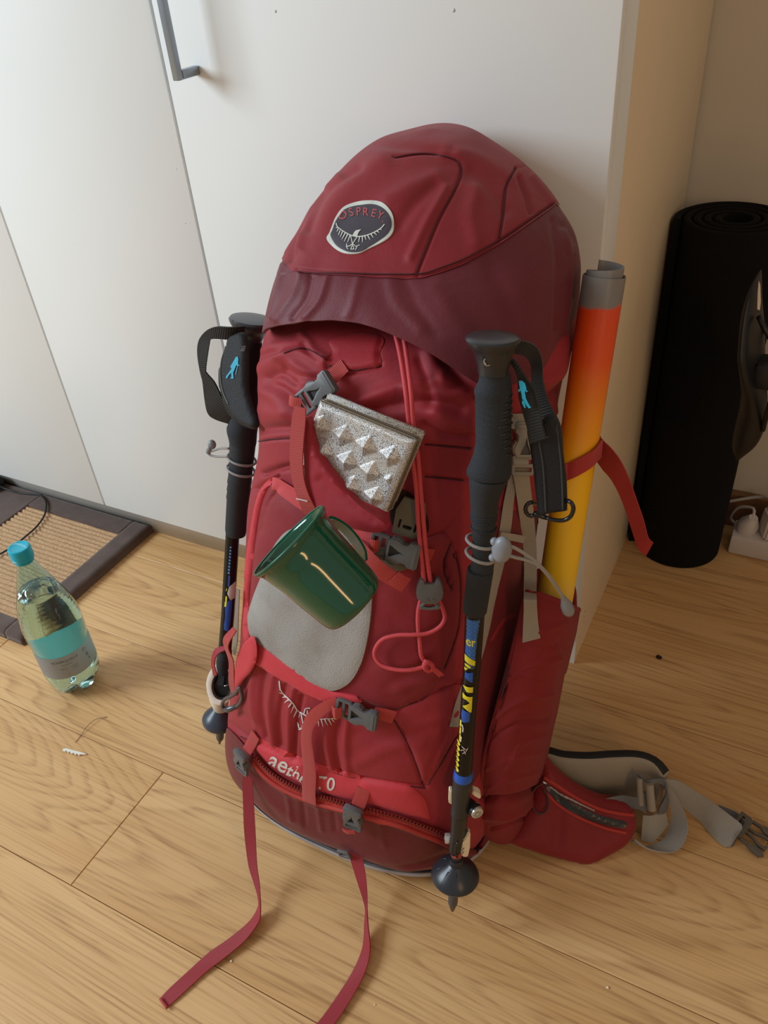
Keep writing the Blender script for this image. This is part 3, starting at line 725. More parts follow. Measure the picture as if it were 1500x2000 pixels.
BODY_STROKES = [  # polyline in the photograph, width px, height m
    # collar folds
    ('500,720 530,700 560,700 600,735', 14, .005), ('520,738 545,730 575,748', 9, -.007), ('515,762 535,772 560,800', 16, .006), ('505,800 545,812 600,815', 16, .004),
    ('505,840 560,835 620,840', 9, -.007), ('520,752 550,760 590,790', 10, -.007), ('560,720 590,735 625,740', 8, -.006), ('545,700 580,690 610,700 640,715', 9, .006),
    ('500,690 540,672 590,672', 9, .004), ('495,700 520,690 545,690', 7, -.004),
    ('590,655 600,668 615,690 640,705', 8, .006), ('596,672 606,690 625,705', 6, -.006),
    ('690,790 740,770 800,750 860,745', 14, .006), ('730,800 780,790 840,785 900,800', 12, -.006), ('840,690 850,720 870,745', 16, .007), ('800,760 850,770 910,765', 12, .005),
    ('850,800 880,820 910,830', 14, .006), ('830,830 870,850 915,850', 8, -.005), ('640,720 690,728 745,715', 3.5, -.003), ('745,665 740,690 742,715', 3, -.0025), ('655,690 650,705 640,722', 3, -.0025),
    ('870,700 900,735 930,770', 12, -.006), ('820,700 835,740 840,790', 10, -.004),
    # collar hem
    ('505,862 560,856 610,858', 3, -.0025), ('830,868 870,871 920,876', 3, -.0025), ('830,930 870,934 925,940', 4, -.003), ('515,925 560,912 620,908', 6, -.008), ('500,955 540,930', 5, -.006),
    # front seams
    ('540,935 515,975 503,1040 492,1120 478,1190 482,1240 497,1285', 4, -.005), ('553,950 525,985 513,1040', 4, -.004),
    ('470,1000 475,1100 468,1180', 7, .004),
    ('920,940 900,990 870,1030 845,1060', 3, -.002), ('890,1080 900,1150 895,1230 865,1310 838,1352 800,1372', 3.2, -.0035), ('838,1352 870,1345 905,1330', 3, -.003),
    ('880,1060 868,1100 880,1150', 3, -.003),
    ('760,1395 790,1440 815,1500 825,1540', 3, -.003), ('900,1300 880,1400 850,1470 828,1535', 3.5, -.003), ('905,1420 870,1480 830,1535', 3, -.003),
    # gathers of the lower panel
    ('500,1300 492,1350 500,1420', 7, .005), ('515,1310 510,1370 520,1440', 5, -.005), ('535,1320 528,1380 535,1450', 7, .005), ('556,1340 545,1400 548,1455', 5, -.005), ('575,1345 566,1400 565,1465', 6, .0045),
    ('590,1360 580,1420 575,1480', 4.5, -.005), ('648,1390 640,1440 650,1500', 6, .004), ('662,1400 656,1450 662,1505', 5, -.005), ('680,1400 676,1450 680,1510', 7, .004),
    ('440,1408 478,1440 530,1462 590,1488 650,1506 700,1520 760,1530 830,1540', 4, -.005), ('700,1490 760,1460 820,1450', 14, .003), ('700,1430 760,1440 830,1420', 12, -.002),
    ('780,1340 830,1325 880,1330', 10, .003), ('460,1390 480,1400 500,1420', 8, -.004),
    # side
    ('960,1410 1000,1370 1060,1340', 5, .002), ('950,1440 1000,1420 1060,1390', 4, -.002), ('950,1500 1000,1480 1050,1460', 5, .002), ('945,1560 1000,1558 1045,1545', 6, -.005), ('960,1590 1000,1580 1040,1575', 6, .004),
    ('1060,745 1090,730 1118,700', 9, .008), ('1040,780 1080,770 1110,745', 8, -.008), ('1050,820 1090,800 1115,780', 8, .005),
]
# rows for the main body: from the zipper line up
TT = np.r_[np.linspace(0, 1, 400) ** .97]
zz = zc_[None, :] - .004 + (.6952 - zc_[None, :] + .004) * TT[:, None]
thg = np.repeat(TH[None], len(TT), 0)
Gb = body_pt(thg, zz)
Gd = displace(Gb, BODY_STROKES, .0018, 3, .8)
shv, shf = Gd.reshape(-1, 3), grid_faces(len(TT), len(TH))
cap_i = (len(TT) - 1) * len(TH)
main = mesh_obj('main_compartment', shv, shf + [tuple(range(cap_i, cap_i + len(TH)))], M['red'], pack)
rg_ = body_pt(TH, np.full(len(TH), .022), .0045); rg_[:, 2] = .0205
mb = MB(); mb.tube(np.vstack([rg_[::4], rg_[:1]]), .0036, 8); mb.build('base_binding', fabric('grey_binding', srgb(158, 152, 152)), pack)
# smooth reference of the whole body
zs = np.linspace(0, .6952, 150); Gs = body_pt(np.repeat(TH[None, ::4], 150, 0), np.repeat(zs[:, None], len(TH[::4]), 1))
REF = Surf(Gs.reshape(-1, 3), grid_faces(150, len(TH[::4])))
# lower compartment, slightly fuller
LOW_STROKES = [('480,1500 520,1560 590,1610', 10, .003), ('560,1545 570,1600', 5, .003), ('590,1555 596,1610', 5, -.003), ('620,1560 628,1620', 5, .003), ('650,1570 655,1620', 5, -.003), ('500,1500 540,1535 600,1565 660,1582 740,1598 830,1632', 5, .004),
               ('600,1660 700,1690 800,1690 870,1670', 5, -.004), ('640,1672 740,1700 850,1690', 4, .003), ('742,1600 750,1650', 7, .002)]
zr = np.linspace(0, 1, 130)
zl = .0265 + (zc_[None, :] - .0265) * zr[:, None]
Gl = body_pt(np.repeat(TH[None], 130, 0), zl)
bul = .0055 * np.sin(np.pi * np.clip(zr * 1.02, 0, 1)) ** .6
Gl = Gl + smooth_normals(Gl) * bul[:, None, None]
Gl = displace(Gl, LOW_STROKES, .0013, 8, .6)
low = mesh_obj('sleeping_bag_compartment', Gl.reshape(-1, 3), grid_faces(130, len(TH)), M['deep'], pack)
zr = np.linspace(0, 1, 14); zb_ = zr * .029
Gb0 = body_pt(np.repeat(TH[None], 14, 0), np.repeat(zb_[:, None], len(TH), 1), .0055); Gb0[..., 2] += .0008
base_ = mesh_obj('base_panel', Gb0.reshape(-1, 3), grid_faces(14, len(TH)) + [tuple(reversed(range(len(TH))))], fabric('grey_base_fabric', srgb(150, 142, 142)), pack)
ALLV = np.vstack([Gd.reshape(-1, 3), Gl.reshape(-1, 3)])
ALLF = shf + [[i + len(shv) for i in f] for f in grid_faces(130, len(TH))]
BS = Surf(ALLV, ALLF, REF)

# lid ---------------------------------------------------------------
ARCH = pts('505,660 523,642 545,637 600,628 650,624.5 700,630 735,640 760,650 800,668 850,695 890,722 930,748 965,756 1000,750 1045,728 1095,692 1125,676')
te = cross_param(lambda a, t: lid_pt(a, t), TH, ARCH, 0, .5, .06)
te = np.convolve(np.r_[te[-3:], te, te[:3]], np.ones(7) / 7, 'valid')
CROWN = pts('530,500 545,498 554,497 568,515 583,530 620,533 663,533 749,535 823,534 860,523 903,507 940,488 978,467 1010,446 1037,427 1062,410 1082,396 1105,412 1140,470')
tc_ = cross_param(lambda a, t: lid_pt(a, t), TH, CROWN, .05, .95, .62)
tc_ = np.maximum(tc_, te + .03); tc_ = np.convolve(np.r_[tc_[-2:], tc_, tc_[:2]], np.ones(5) / 5, 'valid')
LID_S = [
    ('770,309 823,301 861,304 893,317 900,336 887,373 855,432 823,507 813,533', 3.2, -.003), ('1007,328 989,363 983,416 975,467', 3, -.003), ('1007,328 1035,322', 3, -.002),
    ('745,318 700,350 660,395 630,450 605,500 590,530', 22, .006), ('700,330 650,360 622,400 605,450', 12, -.008), ('660,345 620,380 600,430 588,490', 11, .008), ('628,372 600,420 580,470 570,510', 8, -.007),
    ('760,395 800,370 850,350', 18, .005), ('780,440 810,400 850,360', 12, -.004), ('800,500 830,440 870,370', 9, .004),
    ('870,300 930,310 1000,345', 14, .004), ('920,340 960,370 985,410', 14, -.004), ('930,470 920,420 930,370', 16, .004),
    ('555,490 565,470 580,430 600,400', 6, .004), ('640,300 720,285 800,290 880,300', 9, -.003),
    ('1015,345 1030,380 1038,412', 5, -.007), ('1040,345 1065,375 1080,395', 6, .004), ('1100,440 1128,470', 8, -.004),
    # brim
    ('590,540 575,580 545,625', 7, .004), ('610,542 600,585 575,622', 6, -.004), ('640,545 625,590 600,620', 7, .004), ('700,545 690,590 680,615', 9, .002), ('760,545 775,590 820,640', 14, .0025), ('790,545 815,600 850,650', 12, -.0018),
    ('540,540 532,580 526,620', 5, -.004), ('556,520 548,570 535,620', 6, .004), ('850,560 900,640 950,700', 20, .003), ('960,520 1000,600 1020,680', 18, -.003), ('1080,430 1090,520 1085,640', 7, -.005), ('1105,450 1115,540 1105,650', 7, .005), ('1120,500 1118,580', 4, -.004),
    ('583,531 663,533 749,535 823,534 903,507 978,467 1037,427 1082,396', 3, -.003), ('540,548 583,531', 3, -.002),
]
def lid_part(name, ta, tb, rows, grow, mat, inner=False):
    R_ = np.linspace(0, 1, rows); tg = ta[None] + (tb - ta)[None] * R_[:, None]
    G = lid_pt(np.repeat(TH[None], rows, 0), tg, grow); G = displace(G, LID_S, .0017, 11, .6)
    V = G.reshape(-1, 3); Fs = grid_faces(rows, len(TH))
    if inner:
        Nn = smooth_normals(G); I = [G[0] - Nn[0] * .0025]; up = lid_pt(TH, np.clip(ta + .2, 0, 1), -.008); I.append((I[0] + up) / 2 - Nn[0] * .001); I.append(up)
        I = np.array(I[::-1]); n0 = len(V); V = np.vstack([I.reshape(-1, 3), V]); Fs = grid_faces(rows + 3, len(TH))
    return V, Fs
Vb, Fb = lid_part('lid_brim', te, tc_, 120, .001, M['maroon'], True)
brim = mesh_obj('lid_brim', Vb, Fb, M['maroon'], pack)
Vc, Fcc = lid_part('lid_crown', tc_ - .004, np.ones(len(TH)), 240, .0028, M['red'])
crown = mesh_obj('lid_crown', Vc, Fcc + [tuple(range(239 * len(TH), 240 * len(TH)))], M['red2'], pack)
LREF = Surf(lid_pt(np.repeat(TH[None, ::4], 120, 0), np.repeat(np.linspace(0, 1, 120)[:, None], len(TH[::4]), 1), .002).reshape(-1, 3), grid_faces(120, len(TH[::4])))
LS = Surf(np.vstack([Vb, Vc]), Fb + [[i + len(Vb) for i in f] for f in Fcc], LREF)
# ------------------------------------------------------------------ sewn-on pieces
def smooth_poly(s, closed=True, step=4):
    return catmull(pts(s) if isinstance(s, str) else s, step=step, closed=closed)[: -1 if closed else None]
def patch(name, poly, surf, mat, parent, off=.0012, puff=.003, fall=10, step=5, strokes=(), skirt=.004, sharp=False, noise=0, label=None, refn=True):
    P = (resample(np.vstack([pts(poly), pts(poly)[:1]]), step)[:-1] if sharp else smooth_poly(poly, step=step))
    n = len(P); x0, y0 = P.min(0); x1, y1 = P.max(0)
    gx, gy = np.meshgrid(np.arange(x0, x1, step), np.arange(y0, y1, step)); Q = np.stack([gx.ravel(), gy.ravel()], 1)
    Q = Q[inside(Q, P)]; Pc = np.vstack([P, P[:1]]); Q = Q[seg_dist(Q, Pc) > step * .55] if len(Q) else Q
    A = np.vstack([P, Q]); r = delaunay_2d_cdt([Vector(v) for v in A], [(i, (i + 1) % n) for i in range(n)], [], 0, 1e-5)
    A = np.array([tuple(v) for v in r[0]]); tri = [tuple(f) for f in r[2]]
    C = np.array([A[list(f)].mean(0) for f in tri]); ok = inside(C, P); tri = [f for f, o in zip(tri, ok) if o]
    d = seg_dist(A, Pc); h = off + puff * (1 - np.exp(-d / fall))
    for line, w, amp in strokes:
        L = pts(line); L = catmull(L, step=8) if len(L) > 2 else L; h = h + amp * np.exp(-(seg_dist(A, L) / w) ** 2) * np.clip(d / 6, 0, 1)
    if noise: h = h + noise * (np.sin(A[:, 0] / 17 + A[:, 1] / 23) + .6 * np.sin(A[:, 0] / 9 - A[:, 1] / 12 + 1)) * np.clip(d / 8, 0, 1)
    V = []; NN = []
    for (px, py), hh in zip(A, h):
        p, nn = surf.hit(px, py)
        if refn: _, nn = surf.base.near(p)
        V.append(p + nn * hh); NN.append(nn)
    V = np.array(V); NN = np.array(NN); Fs = []
    cnt = set()
    for f in tri:
        a, b, c = V[f[0]], V[f[1]], V[f[2]]
        if np.dot(np.cross(b - a, c - a), NN[f[0]]) < 0: f = f[::-1]
        Fs.append(f); cnt |= {(f[0], f[1]), (f[1], f[2]), (f[2], f[0])}
    be = [(a, b) for a, b in cnt if (b, a) not in cnt]
    bi = sorted({a for e in be for a in e}); mp = {v: len(V) + i for i, v in enumerate(bi)}
    V = np.vstack([V, V[bi] - NN[bi] * (skirt + off)]); Fs += [(b, a, mp[a], mp[b]) for a, b in be]
    o = mesh_obj(name, V, Fs, mat, parent, label=label); sharpen(o, 60); return o, Surf(V, Fs, surf.base)
def strap(name, centre, width, mat, parent, surf=None, off=.0016, th=.0014, step=.003, twist=None, label=None, wv=None, clamp=True, smooth=True):
    """webbing along 3D centre points; width a number or list per point; wv optional width vectors per point"""
    P = np.asarray(centre, float); k = len(P); Wd = np.full(k, width) if np.isscalar(width) else np.asarray(width, float)
    D = np.hstack([P, Wd[:, None]] + ([np.asarray(wv, float)] if wv is not None else []))
    D = catmull(D, step=step) if smooth and k > 2 else resample(D, step)
    P = D[:, :3]; Wd = D[:, 3]; T = nrm(np.gradient(P, axis=0)); U = []; Nn = []
    for i in range(len(P)):
        if wv is not None:
            w = D[i, 4:7]; w = w - T[i] * np.dot(w, T[i]); w = nrm(w); nn = np.cross(T[i], w)
            if np.dot(nn, CAM - P[i]) < 0 and surf is not None: nn = -nn
        else:
            _, nn = surf.base.near(P[i]); w = nrm(np.cross(nn, T[i])); nn = nrm(np.cross(T[i], w))
        U.append(w); Nn.append(nn)
    ks = np.linspace(-.5, .5, 7); L = np.r_[0, np.cumsum(np.linalg.norm(np.diff(P, axis=0), axis=1))]
    top = []; bot = []; uv = []
    for i in range(len(P)):
        for a in ks:
            p = P[i] + U[i] * a * Wd[i]
            if surf is not None and clamp:
                q, _ = surf.near(p); _, nb = surf.base.near(q); s = np.dot(p - q, nb)
                if s < off: p = p + nb * (off - s)
            e = th * .5 * (1 - .6 * abs(a * 2) ** 6)
            top.append(p + Nn[i] * e); bot.append(p - Nn[i] * e); uv.append((L[i], a * Wd[i] + .5))
    m = len(ks); n = len(top); V = np.array(top + bot); Fs = []
    for i in range(len(P) - 1):
        for j in range(m - 1):
            a = i * m + j; Fs.append((a, a + 1, a + m + 1, a + m)); Fs.append((n + a, n + a + m, n + a + m + 1, n + a + 1))
        a = i * m; Fs.append((a, a + m, n + a + m, n + a)); a += m - 1; Fs.append((a, n + a, n + a + m, a + m))
    for i in (0, len(P) - 1):
        for j in range(m - 1): a = i * m + j; Fs.append((a, n + a, n + a + 1, a + 1) if i == 0 else (a, a + 1, n + a + 1, n + a))
    o = mesh_obj(name, V, Fs, mat, parent, True, uv + uv, label=label)
    bm = bmesh.new(); bm.from_mesh(o.data); bmesh.ops.recalc_face_normals(bm, faces=bm.faces); bm.to_mesh(o.data); bm.free(); sharpen(o, 50)
    return o
def s3(surf, s, off=.0016):
    out = []
    for px, py in (pts(s) if isinstance(s, str) else s):
        p, _ = surf.hit(px, py); _, nn = surf.base.near(p); out.append(p + nn * off)
    return np.array(out)
def sstrap(name, s, wpx, mat, parent, surf, off=.0016, lift=None, **k):
    L = pts(s) if isinstance(s, str) else s
    P = s3(surf, L, off); dd = np.linalg.norm(P - CAM, axis=1)
    if lift is not None:
        for i, l in enumerate(lift): _, nn = surf.base.near(P[i]); P[i] = P[i] + nn * l
    w = (np.full(len(P), wpx) if np.isscalar(wpx) else np.asarray(wpx, float)) * dd / F
    return strap(name, P, w, mat, parent, surf, off, **k)
def edge_strap(name, rows, mat, parent, th=.0014, step=.004, label=None, n=None):
    """webbing given by its two edges in space"""
    A = np.array([r[0] for r in rows]); B = np.array([r[1] for r in rows]); D = catmull(np.hstack([(A + B) / 2, B - A]), step=step)
    P = D[:, :3]; H = D[:, 3:]; T = nrm(np.gradient(P, axis=0)); Nn = nrm(np.cross(T, H)); L = np.r_[0, np.cumsum(np.linalg.norm(np.diff(P, axis=0), axis=1))]
    for i in range(1, len(Nn)):
        if np.dot(Nn[i], Nn[i - 1]) < -.3: pass
    ks = np.linspace(-.5, .5, 5); top = []; bot = []; uv = []
    for i in range(len(P)):
        for a in ks: p = P[i] + H[i] * a; top.append(p + Nn[i] * th / 2); bot.append(p - Nn[i] * th / 2); uv.append((L[i], a * .02 + .5))
    m = len(ks); n = len(top); V = np.array(top + bot); Fs = []
    for i in range(len(P) - 1):
        for j in range(m - 1):
            a = i * m + j; Fs.append((a, a + 1, a + m + 1, a + m)); Fs.append((n + a, n + a + m, n + a + m + 1, n + a + 1))
        a = i * m; Fs.append((a, a + m, n + a + m, n + a)); a += m - 1; Fs.append((a, n + a, n + a + m, a + m))
    for i in (0, len(P) - 1):
        for j in range(m - 1): a = i * m + j; Fs.append((a, n + a, n + a + 1, a + 1))
    o = mesh_obj(name, V, Fs, mat, parent, True, uv + uv, label=label)
    bm = bmesh.new(); bm.from_mesh(o.data); bmesh.ops.recalc_face_normals(bm, faces=bm.faces); bm.to_mesh(o.data); bm.free(); sharpen(o, 50)
    return o
def cordline(name, P, r, mat, parent, n=10, label=None, smooth=True):
    mb = MB(); mb.tube(catmull(P, step=.003) if smooth else P, r, n); return mb.build(name, mat, parent, label=label)
def frame_px(surf, px, py, qx, qy, lift):
    p, _ = surf.hit(px, py); _, nn = surf.base.near(p); q, _ = surf.hit(qx, qy)
    return frame(p + nn * lift, q - p, nn)
def px2m(surf, px, py, n=1.0):
    p, _ = surf.hit(px, py); return n * np.linalg.norm(p - CAM) / F
def bevelled(name, shapes, mat, parent, Mx, bev=.0006, label=None):
    mb = MB()
    for outline, holes, th, zc in shapes:
        v, f = extrude(outline, holes, th); v = np.array(v); v[:, 2] += zc; mb.add(xf(Mx, v), f)
    o = mb.build(name, mat, parent, True, label=label)
    bm = bmesh.new(); bm.from_mesh(o.data)
    bmesh.ops.remove_doubles(bm, verts=bm.verts, dist=1e-6)
    bmesh.ops.dissolve_limit(bm, angle_limit=.02, verts=bm.verts, edges=bm.edges)
    es = [e for e in bm.edges if len(e.link_faces) == 2 and e.calc_face_angle(0) > 1.2]
    try: bmesh.ops.bevel(bm, geom=es, offset=bev, segments=2, affect='EDGES', profile=.6)
    except Exception: pass
    bm.to_mesh(o.data); bm.free(); sharpen(o, 40); return o
def buckle(name, Mx, L, W, parent, mat=None, flip=1):
    """side-release buckle, x along the strap (socket at +x, ladder end at -x)"""
    mat = mat or M['buckle']
    s = flip; l = L / 2; w = W / 2
    X = lambda pl: [(x * l * s, y * w) for x, y in pl]
    male = X([(-1, -.86), (-.9, -1), (-.3, -1), (-.22, -.8), (-.22, .8), (-.3, 1), (-.9, 1), (-1, .86)])
    slot = X([(-.86, -.74), (-.86, .74), (-.70, .74), (-.70, -.74)]); slot2 = X([(-.56, -.74), (-.56, .74), (-.40, .74), (-.40, -.74)])
    fem = X([(-.30, -.78), (-.18, -.92), (.02, -1), (.18, -.86), (.34, -.72), (.5, -.74), (.62, -.98), (.92, -1), (1, -.84), (1, .84), (.92, 1), (.62, .98), (.5, .74), (.34, .72), (.18, .86), (.02, 1), (-.18, .92), (-.30, .78)])
    tri = X([(-.16, 0), (-.02, -.34), (.34, -.10), (.40, 0), (.34, .10), (-.02, .34)])
    tri = X([(-.20, -.46), (-.10, -.40), (.20, -.10), (.42, 0), (.20, .10), (-.10, .40), (-.20, .46)])
    o = bevelled(name, [(male, [slot, slot2], .0042, -.0008), (fem, [tri], .0078, .0006), (X([(.74, -.9), (.9, -.9), (.9, .9), (.74, .9)]), [], .0092, .0006)], mat, parent, Mx, .0007)
    dk = MB(); v, f = extrude(X([(-.24, -.56), (.5, -.12), (.5, .12), (-.24, .56)]), th=.003); dk.add(xf(Mx, v), f); dk.build('latch', M['black'], o, False)
    for sg in (-1, 1):
        v, f = extrude(X([(-.24, sg * .86), (-.1, sg * 1.06), (.1, sg * 1.1), (.3, sg * .84), (.22, sg * .7), (-.1, sg * .8)]), th=.006); q = MB(); q.add(xf(Mx, v), f); q.build('release_tab', mat, o, True, 30)
    return o
def decal(name, polys, surf, mat, parent, off=.0005, step=None):
    """list of pixel polygons printed on a surface"""
    V = []; Fs = []
    for P in polys:
        P = np.asarray(P, float); n = len(P); E_ = [(i, (i + 1) % n) for i in range(n)]
        A = P
        if step:
            x0, y0 = P.min(0); x1, y1 = P.max(0); gx, gy = np.meshgrid(np.arange(x0, x1, step), np.arange(y0, y1, step)); Q = np.stack([gx.ravel(), gy.ravel()], 1)
            Q = Q[inside(Q, P)]; Q = Q[seg_dist(Q, np.vstack([P, P[:1]])) > step * .4] if len(Q) else Q; A = np.vstack([P, Q]) if len(Q) else P
        r = delaunay_2d_cdt([Vector(v) for v in A], E_, [], 0, 1e-6); A = np.array([tuple(v) for v in r[0]]); b0 = len(V)
        for px, py in A: p, nn = surf.hit(px, py); V.append(p + nn * off)
        for f in r[2]:
            if inside(A[list(f)].mean(0)[None], P)[0]: Fs.append(tuple(b0 + i for i in f))
    return mesh_obj(name, V, Fs, mat, parent, False)
def stroke_poly(L, w, taper=None):
    L = np.asarray(L, float); T = nrm(np.gradient(L, axis=0)); Nn = np.stack([-T[:, 1], T[:, 0]], 1)
    ww = (np.full(len(L), w) if taper is None else np.asarray(taper, float)) / 2
    return np.vstack([L + Nn * ww[:, None], (L - Nn * ww[:, None])[::-1]])
def text_decal(name, s, size_px, cx_, cy_, ang, surf, mat, parent, off=.0006, sx=1.0, shear=0.0, bold=0.0, bend=0.0):
    V2, Fs = text_pts(s, 1.0, 1.0, bold); V = []
    ca, sa = math.cos(ang), math.sin(ang)
    for x, y in V2:
        x = x * sx + y * shear; X = x * size_px; Y = -y * size_px + bend * (x * size_px) ** 2
        px = cx_ + ca * X - sa * Y; py = cy_ + sa * X + ca * Y; p, nn = surf.hit(px, py); V.append(p + nn * off)
    return mesh_obj(name, V, Fs, mat, parent, False)

# ---- front panels ------------------------------------------------------------
fp, FPS = patch('front_pocket', '516,975 540,942 580,965 610,985 650,1005 700,1028 760,1042 830,1048 868,1040 890,1085 902,1150 897,1225 868,1305 840,1352 800,1374 760,1384 700,1366 650,1350 604,1330 555,1290 500,1248 489,1205 493,1120 503,1040', BS, M['red2'], pack,
    off=.001, puff=.005, fall=9, step=6, noise=.0005, strokes=[('560,990 600,1040 620,1120', 18, .002), ('760,1330 800,1310 860,1290', 10, -.0012), ('740,1300 800,1290 850,1260', 10, .0015), ('880,1060 866,1100 884,1150', 3, -.0015)])
sp_, SPS = patch('side_stretch_panel', '955,1010 1015,1000 1065,1020 1060,1120 1024,1165 1006,1215 990,1275 975,1350 962,1420 935,1510 905,1545 868,1530 880,1490 897,1440 912,1380 925,1300 938,1200', BS, M['side'], pack, off=.0006, puff=.0012, fall=8, step=7,
    strokes=[('960,1250 985,1210 1010,1200', 9, -.002)])
mp_, MPS = patch('grey_mesh_panel', '556,1042 575,1030 600,1022 640,1024 680,1042 712,1075 727,1120 727,1180 720,1240 708,1290 690,1325 668,1342 645,1347 622,1340 585,1320 540,1292 505,1258 488,1228 487,1205 500,1160 520,1110 536,1070', FPS, M['mesh'], pack, off=.0030, puff=.0014, fall=6, step=6)
hb, HBS = patch('pocket_hem_band', '497,1240 550,1280 604,1320 650,1344 700,1354 712,1364 680,1374 640,1366 600,1348 548,1318 496,1287', BS, M['bright'], pack, off=.0066, puff=.0014, fall=5, step=5, sharp=True)
yk, YKS = patch('print_yoke', '505,1440 545,1460 600,1484 650,1500 720,1518 800,1530 830,1560 842,1600 800,1592 740,1574 690,1562 640,1550 600,1536 560,1514 525,1490 500,1464', BS, M['bright'], pack, off=.0006, puff=.003, fall=6, step=5, sharp=True, strokes=[('600,1500 640,1512 700,1528', 8, -.003), ('560,1475 620,1505', 6, .001)])
patch('collar_tab', '645,665 700,650 748,660 742,690 742,716 690,722 640,712 650,688', BS, fabric('collar_tab_red', srgb(160, 34, 44)), pack, off=.0008, puff=.0015, fall=4, step=5)
patch('side_wing_panel', '780,1390 838,1356 905,1335 900,1400 876,1462 832,1532 816,1500 795,1440', BS, M['red'], pack, off=.0006, puff=.002, fall=6, step=6, strokes=[('800,1420 860,1400 895,1390', 9, .0015)])
patch('left_edge_panel', '538,930 516,975 503,1038 493,1118 486,1190 492,1250 482,1256 476,1240 475,1180 480,1100 489,1040 499,985 513,950', BS, M['bright'], pack, off=.0008, puff=.003, fall=5, step=5)
# side pocket, right: bulging stretch pocket with a bound upper edge
def at_surfx(px, py, x): return at(px, py, x=x)
def poly_on_plane(poly, o, nn, step=6, puff=.02, fall=30, base=0.0, sharp=False, strokes=(), back=.004):
    """solid cushion: outline on a plane, puffed towards the viewer side"""
    P = (resample(np.vstack([pts(poly), pts(poly)[:1]]), step)[:-1] if sharp else smooth_poly(poly, step=step)); n = len(P); x0, y0 = P.min(0); x1, y1 = P.max(0)
    gx, gy = np.meshgrid(np.arange(x0, x1, step), np.arange(y0, y1, step)); Q = np.stack([gx.ravel(), gy.ravel()], 1); Pc = np.vstack([P, P[:1]])
    Q = Q[inside(Q, P)]; Q = Q[seg_dist(Q, Pc) > step * .55] if len(Q) else Q
    A = np.vstack([P, Q]); r = delaunay_2d_cdt([Vector(v) for v in A], [(i, (i + 1) % n) for i in range(n)], [], 0, 1e-5); A = np.array([tuple(v) for v in r[0]])
    tri = [tuple(f) for f in r[2] if inside(A[list(f)].mean(0)[None], P)[0]]
    d = seg_dist(A, Pc); h = base + puff * np.sqrt(1 - np.clip(1 - d / fall, 0, 1) ** 2)
    for line, w, amp in strokes:
        L = pts(line); L = catmull(L, step=8) if len(L) > 2 else L; h = h + amp * np.exp(-(seg_dist(A, L) / w) ** 2) * np.clip(d / 8, 0, 1)
    nn = nrm(nn); o = np.asarray(o, float)
    if np.dot(CAM - o, nn) < 0: nn = -nn
    D = np.array([ray(*a) for a in A]); T_ = ((o - CAM) @ nn) / (D @ nn); X = CAM + D * T_[:, None]
    # raise towards the normal, keeping outline
    V = X + nn * h[:, None]; Fs = []; cnt = set()
    for f in tri:
        a, b, c = V[f[0]], V[f[1]], V[f[2]]
        if np.dot(np.cross(b - a, c - a), nn) < 0: f = f[::-1]
        Fs.append(f); cnt |= {(f[0], f[1]), (f[1], f[2]), (f[2], f[0])}
    be = [(a, b) for a, b in cnt if (b, a) not in cnt]; m = len(V)
    V = np.vstack([V, X - nn * (back * np.clip(d / 10, 0, 1))[:, None] - nn * .0005]); Fs2 = [tuple(i + m for i in reversed(f)) for f in Fs] + [(b, a, a + m, b + m) for a, b in be]
    return V, Fs + Fs2
def cushion(name, poly, o, nn, mat, parent, label=None, **k):
    V, Fs = poly_on_plane(poly, o, nn, **k); ob = mesh_obj(name, V, Fs, mat, parent, label=label); sharpen(ob, 60); return ob, Surf(V, Fs)

# tube geometry (shared with the pocket)
TUBE_T = np.array([-.1705, .75, .7085]); TUBE_B = np.array([-.1745, .655, .305]); tdir = nrm(TUBE_T - TUBE_B); TUBE_END = TUBE_B - tdir * .02
tr = 42 * np.linalg.norm(TUBE_T - CAM) / F
# pocket: loft of horizontal rings around the tube and against the pack side
POC = [(.006, -.225, -.176, .552, .664, 2.5), (.04, -.232, -.166, .538, .684, 2.6), (.10, -.232, -.163, .526, .70, 2.6), (.16, -.23, -.160, .522, .708, 2.6), (.22, -.228, -.157, .528, .715, 2.6), (.28, -.222, -.153, .54, .722, 2.6), (.34, -.216, -.1480, .565, .732, 2.5), (.44, -.212, -.146, .60, .745, 2.4)]
PA = np.array(POC)
TOPL = pts('905,1640 925,1590 940,1530 955,1450 972,1360 988,1285 1004,1220 1018,1172 1030,1160 1050,1160 1075,1168 1100,1177 1116,1184 1135,1192')
def poc_pt(th, z):
    s = sec(z, PA); c, sn = np.cos(th), np.sin(th); e = 2 / s[5]
    k = np.where(z < .03, np.sqrt(np.clip(1 - ((.03 - z) / .034) ** 2, 0, 1)), 1)
    return np.stack([(s[1] + s[2]) / 2 + (s[2] - s[1]) / 2 * k * spow(c, e), (s[3] + s[4]) / 2 + (s[4] - s[3]) / 2 * k * spow(sn, e), z], -1)
TP = theta_grid(260); zt = cross_param(poc_pt, TP, TOPL, .03, .44, .36); zt = np.convolve(np.r_[zt[-3:], zt, zt[:3]], np.ones(7) / 7, 'valid')
rz = np.linspace(0, 1, 150); zg = .003 + (zt[None] - .003) * rz[:, None]; Gp = poc_pt(np.repeat(TP[None], 150, 0), zg)
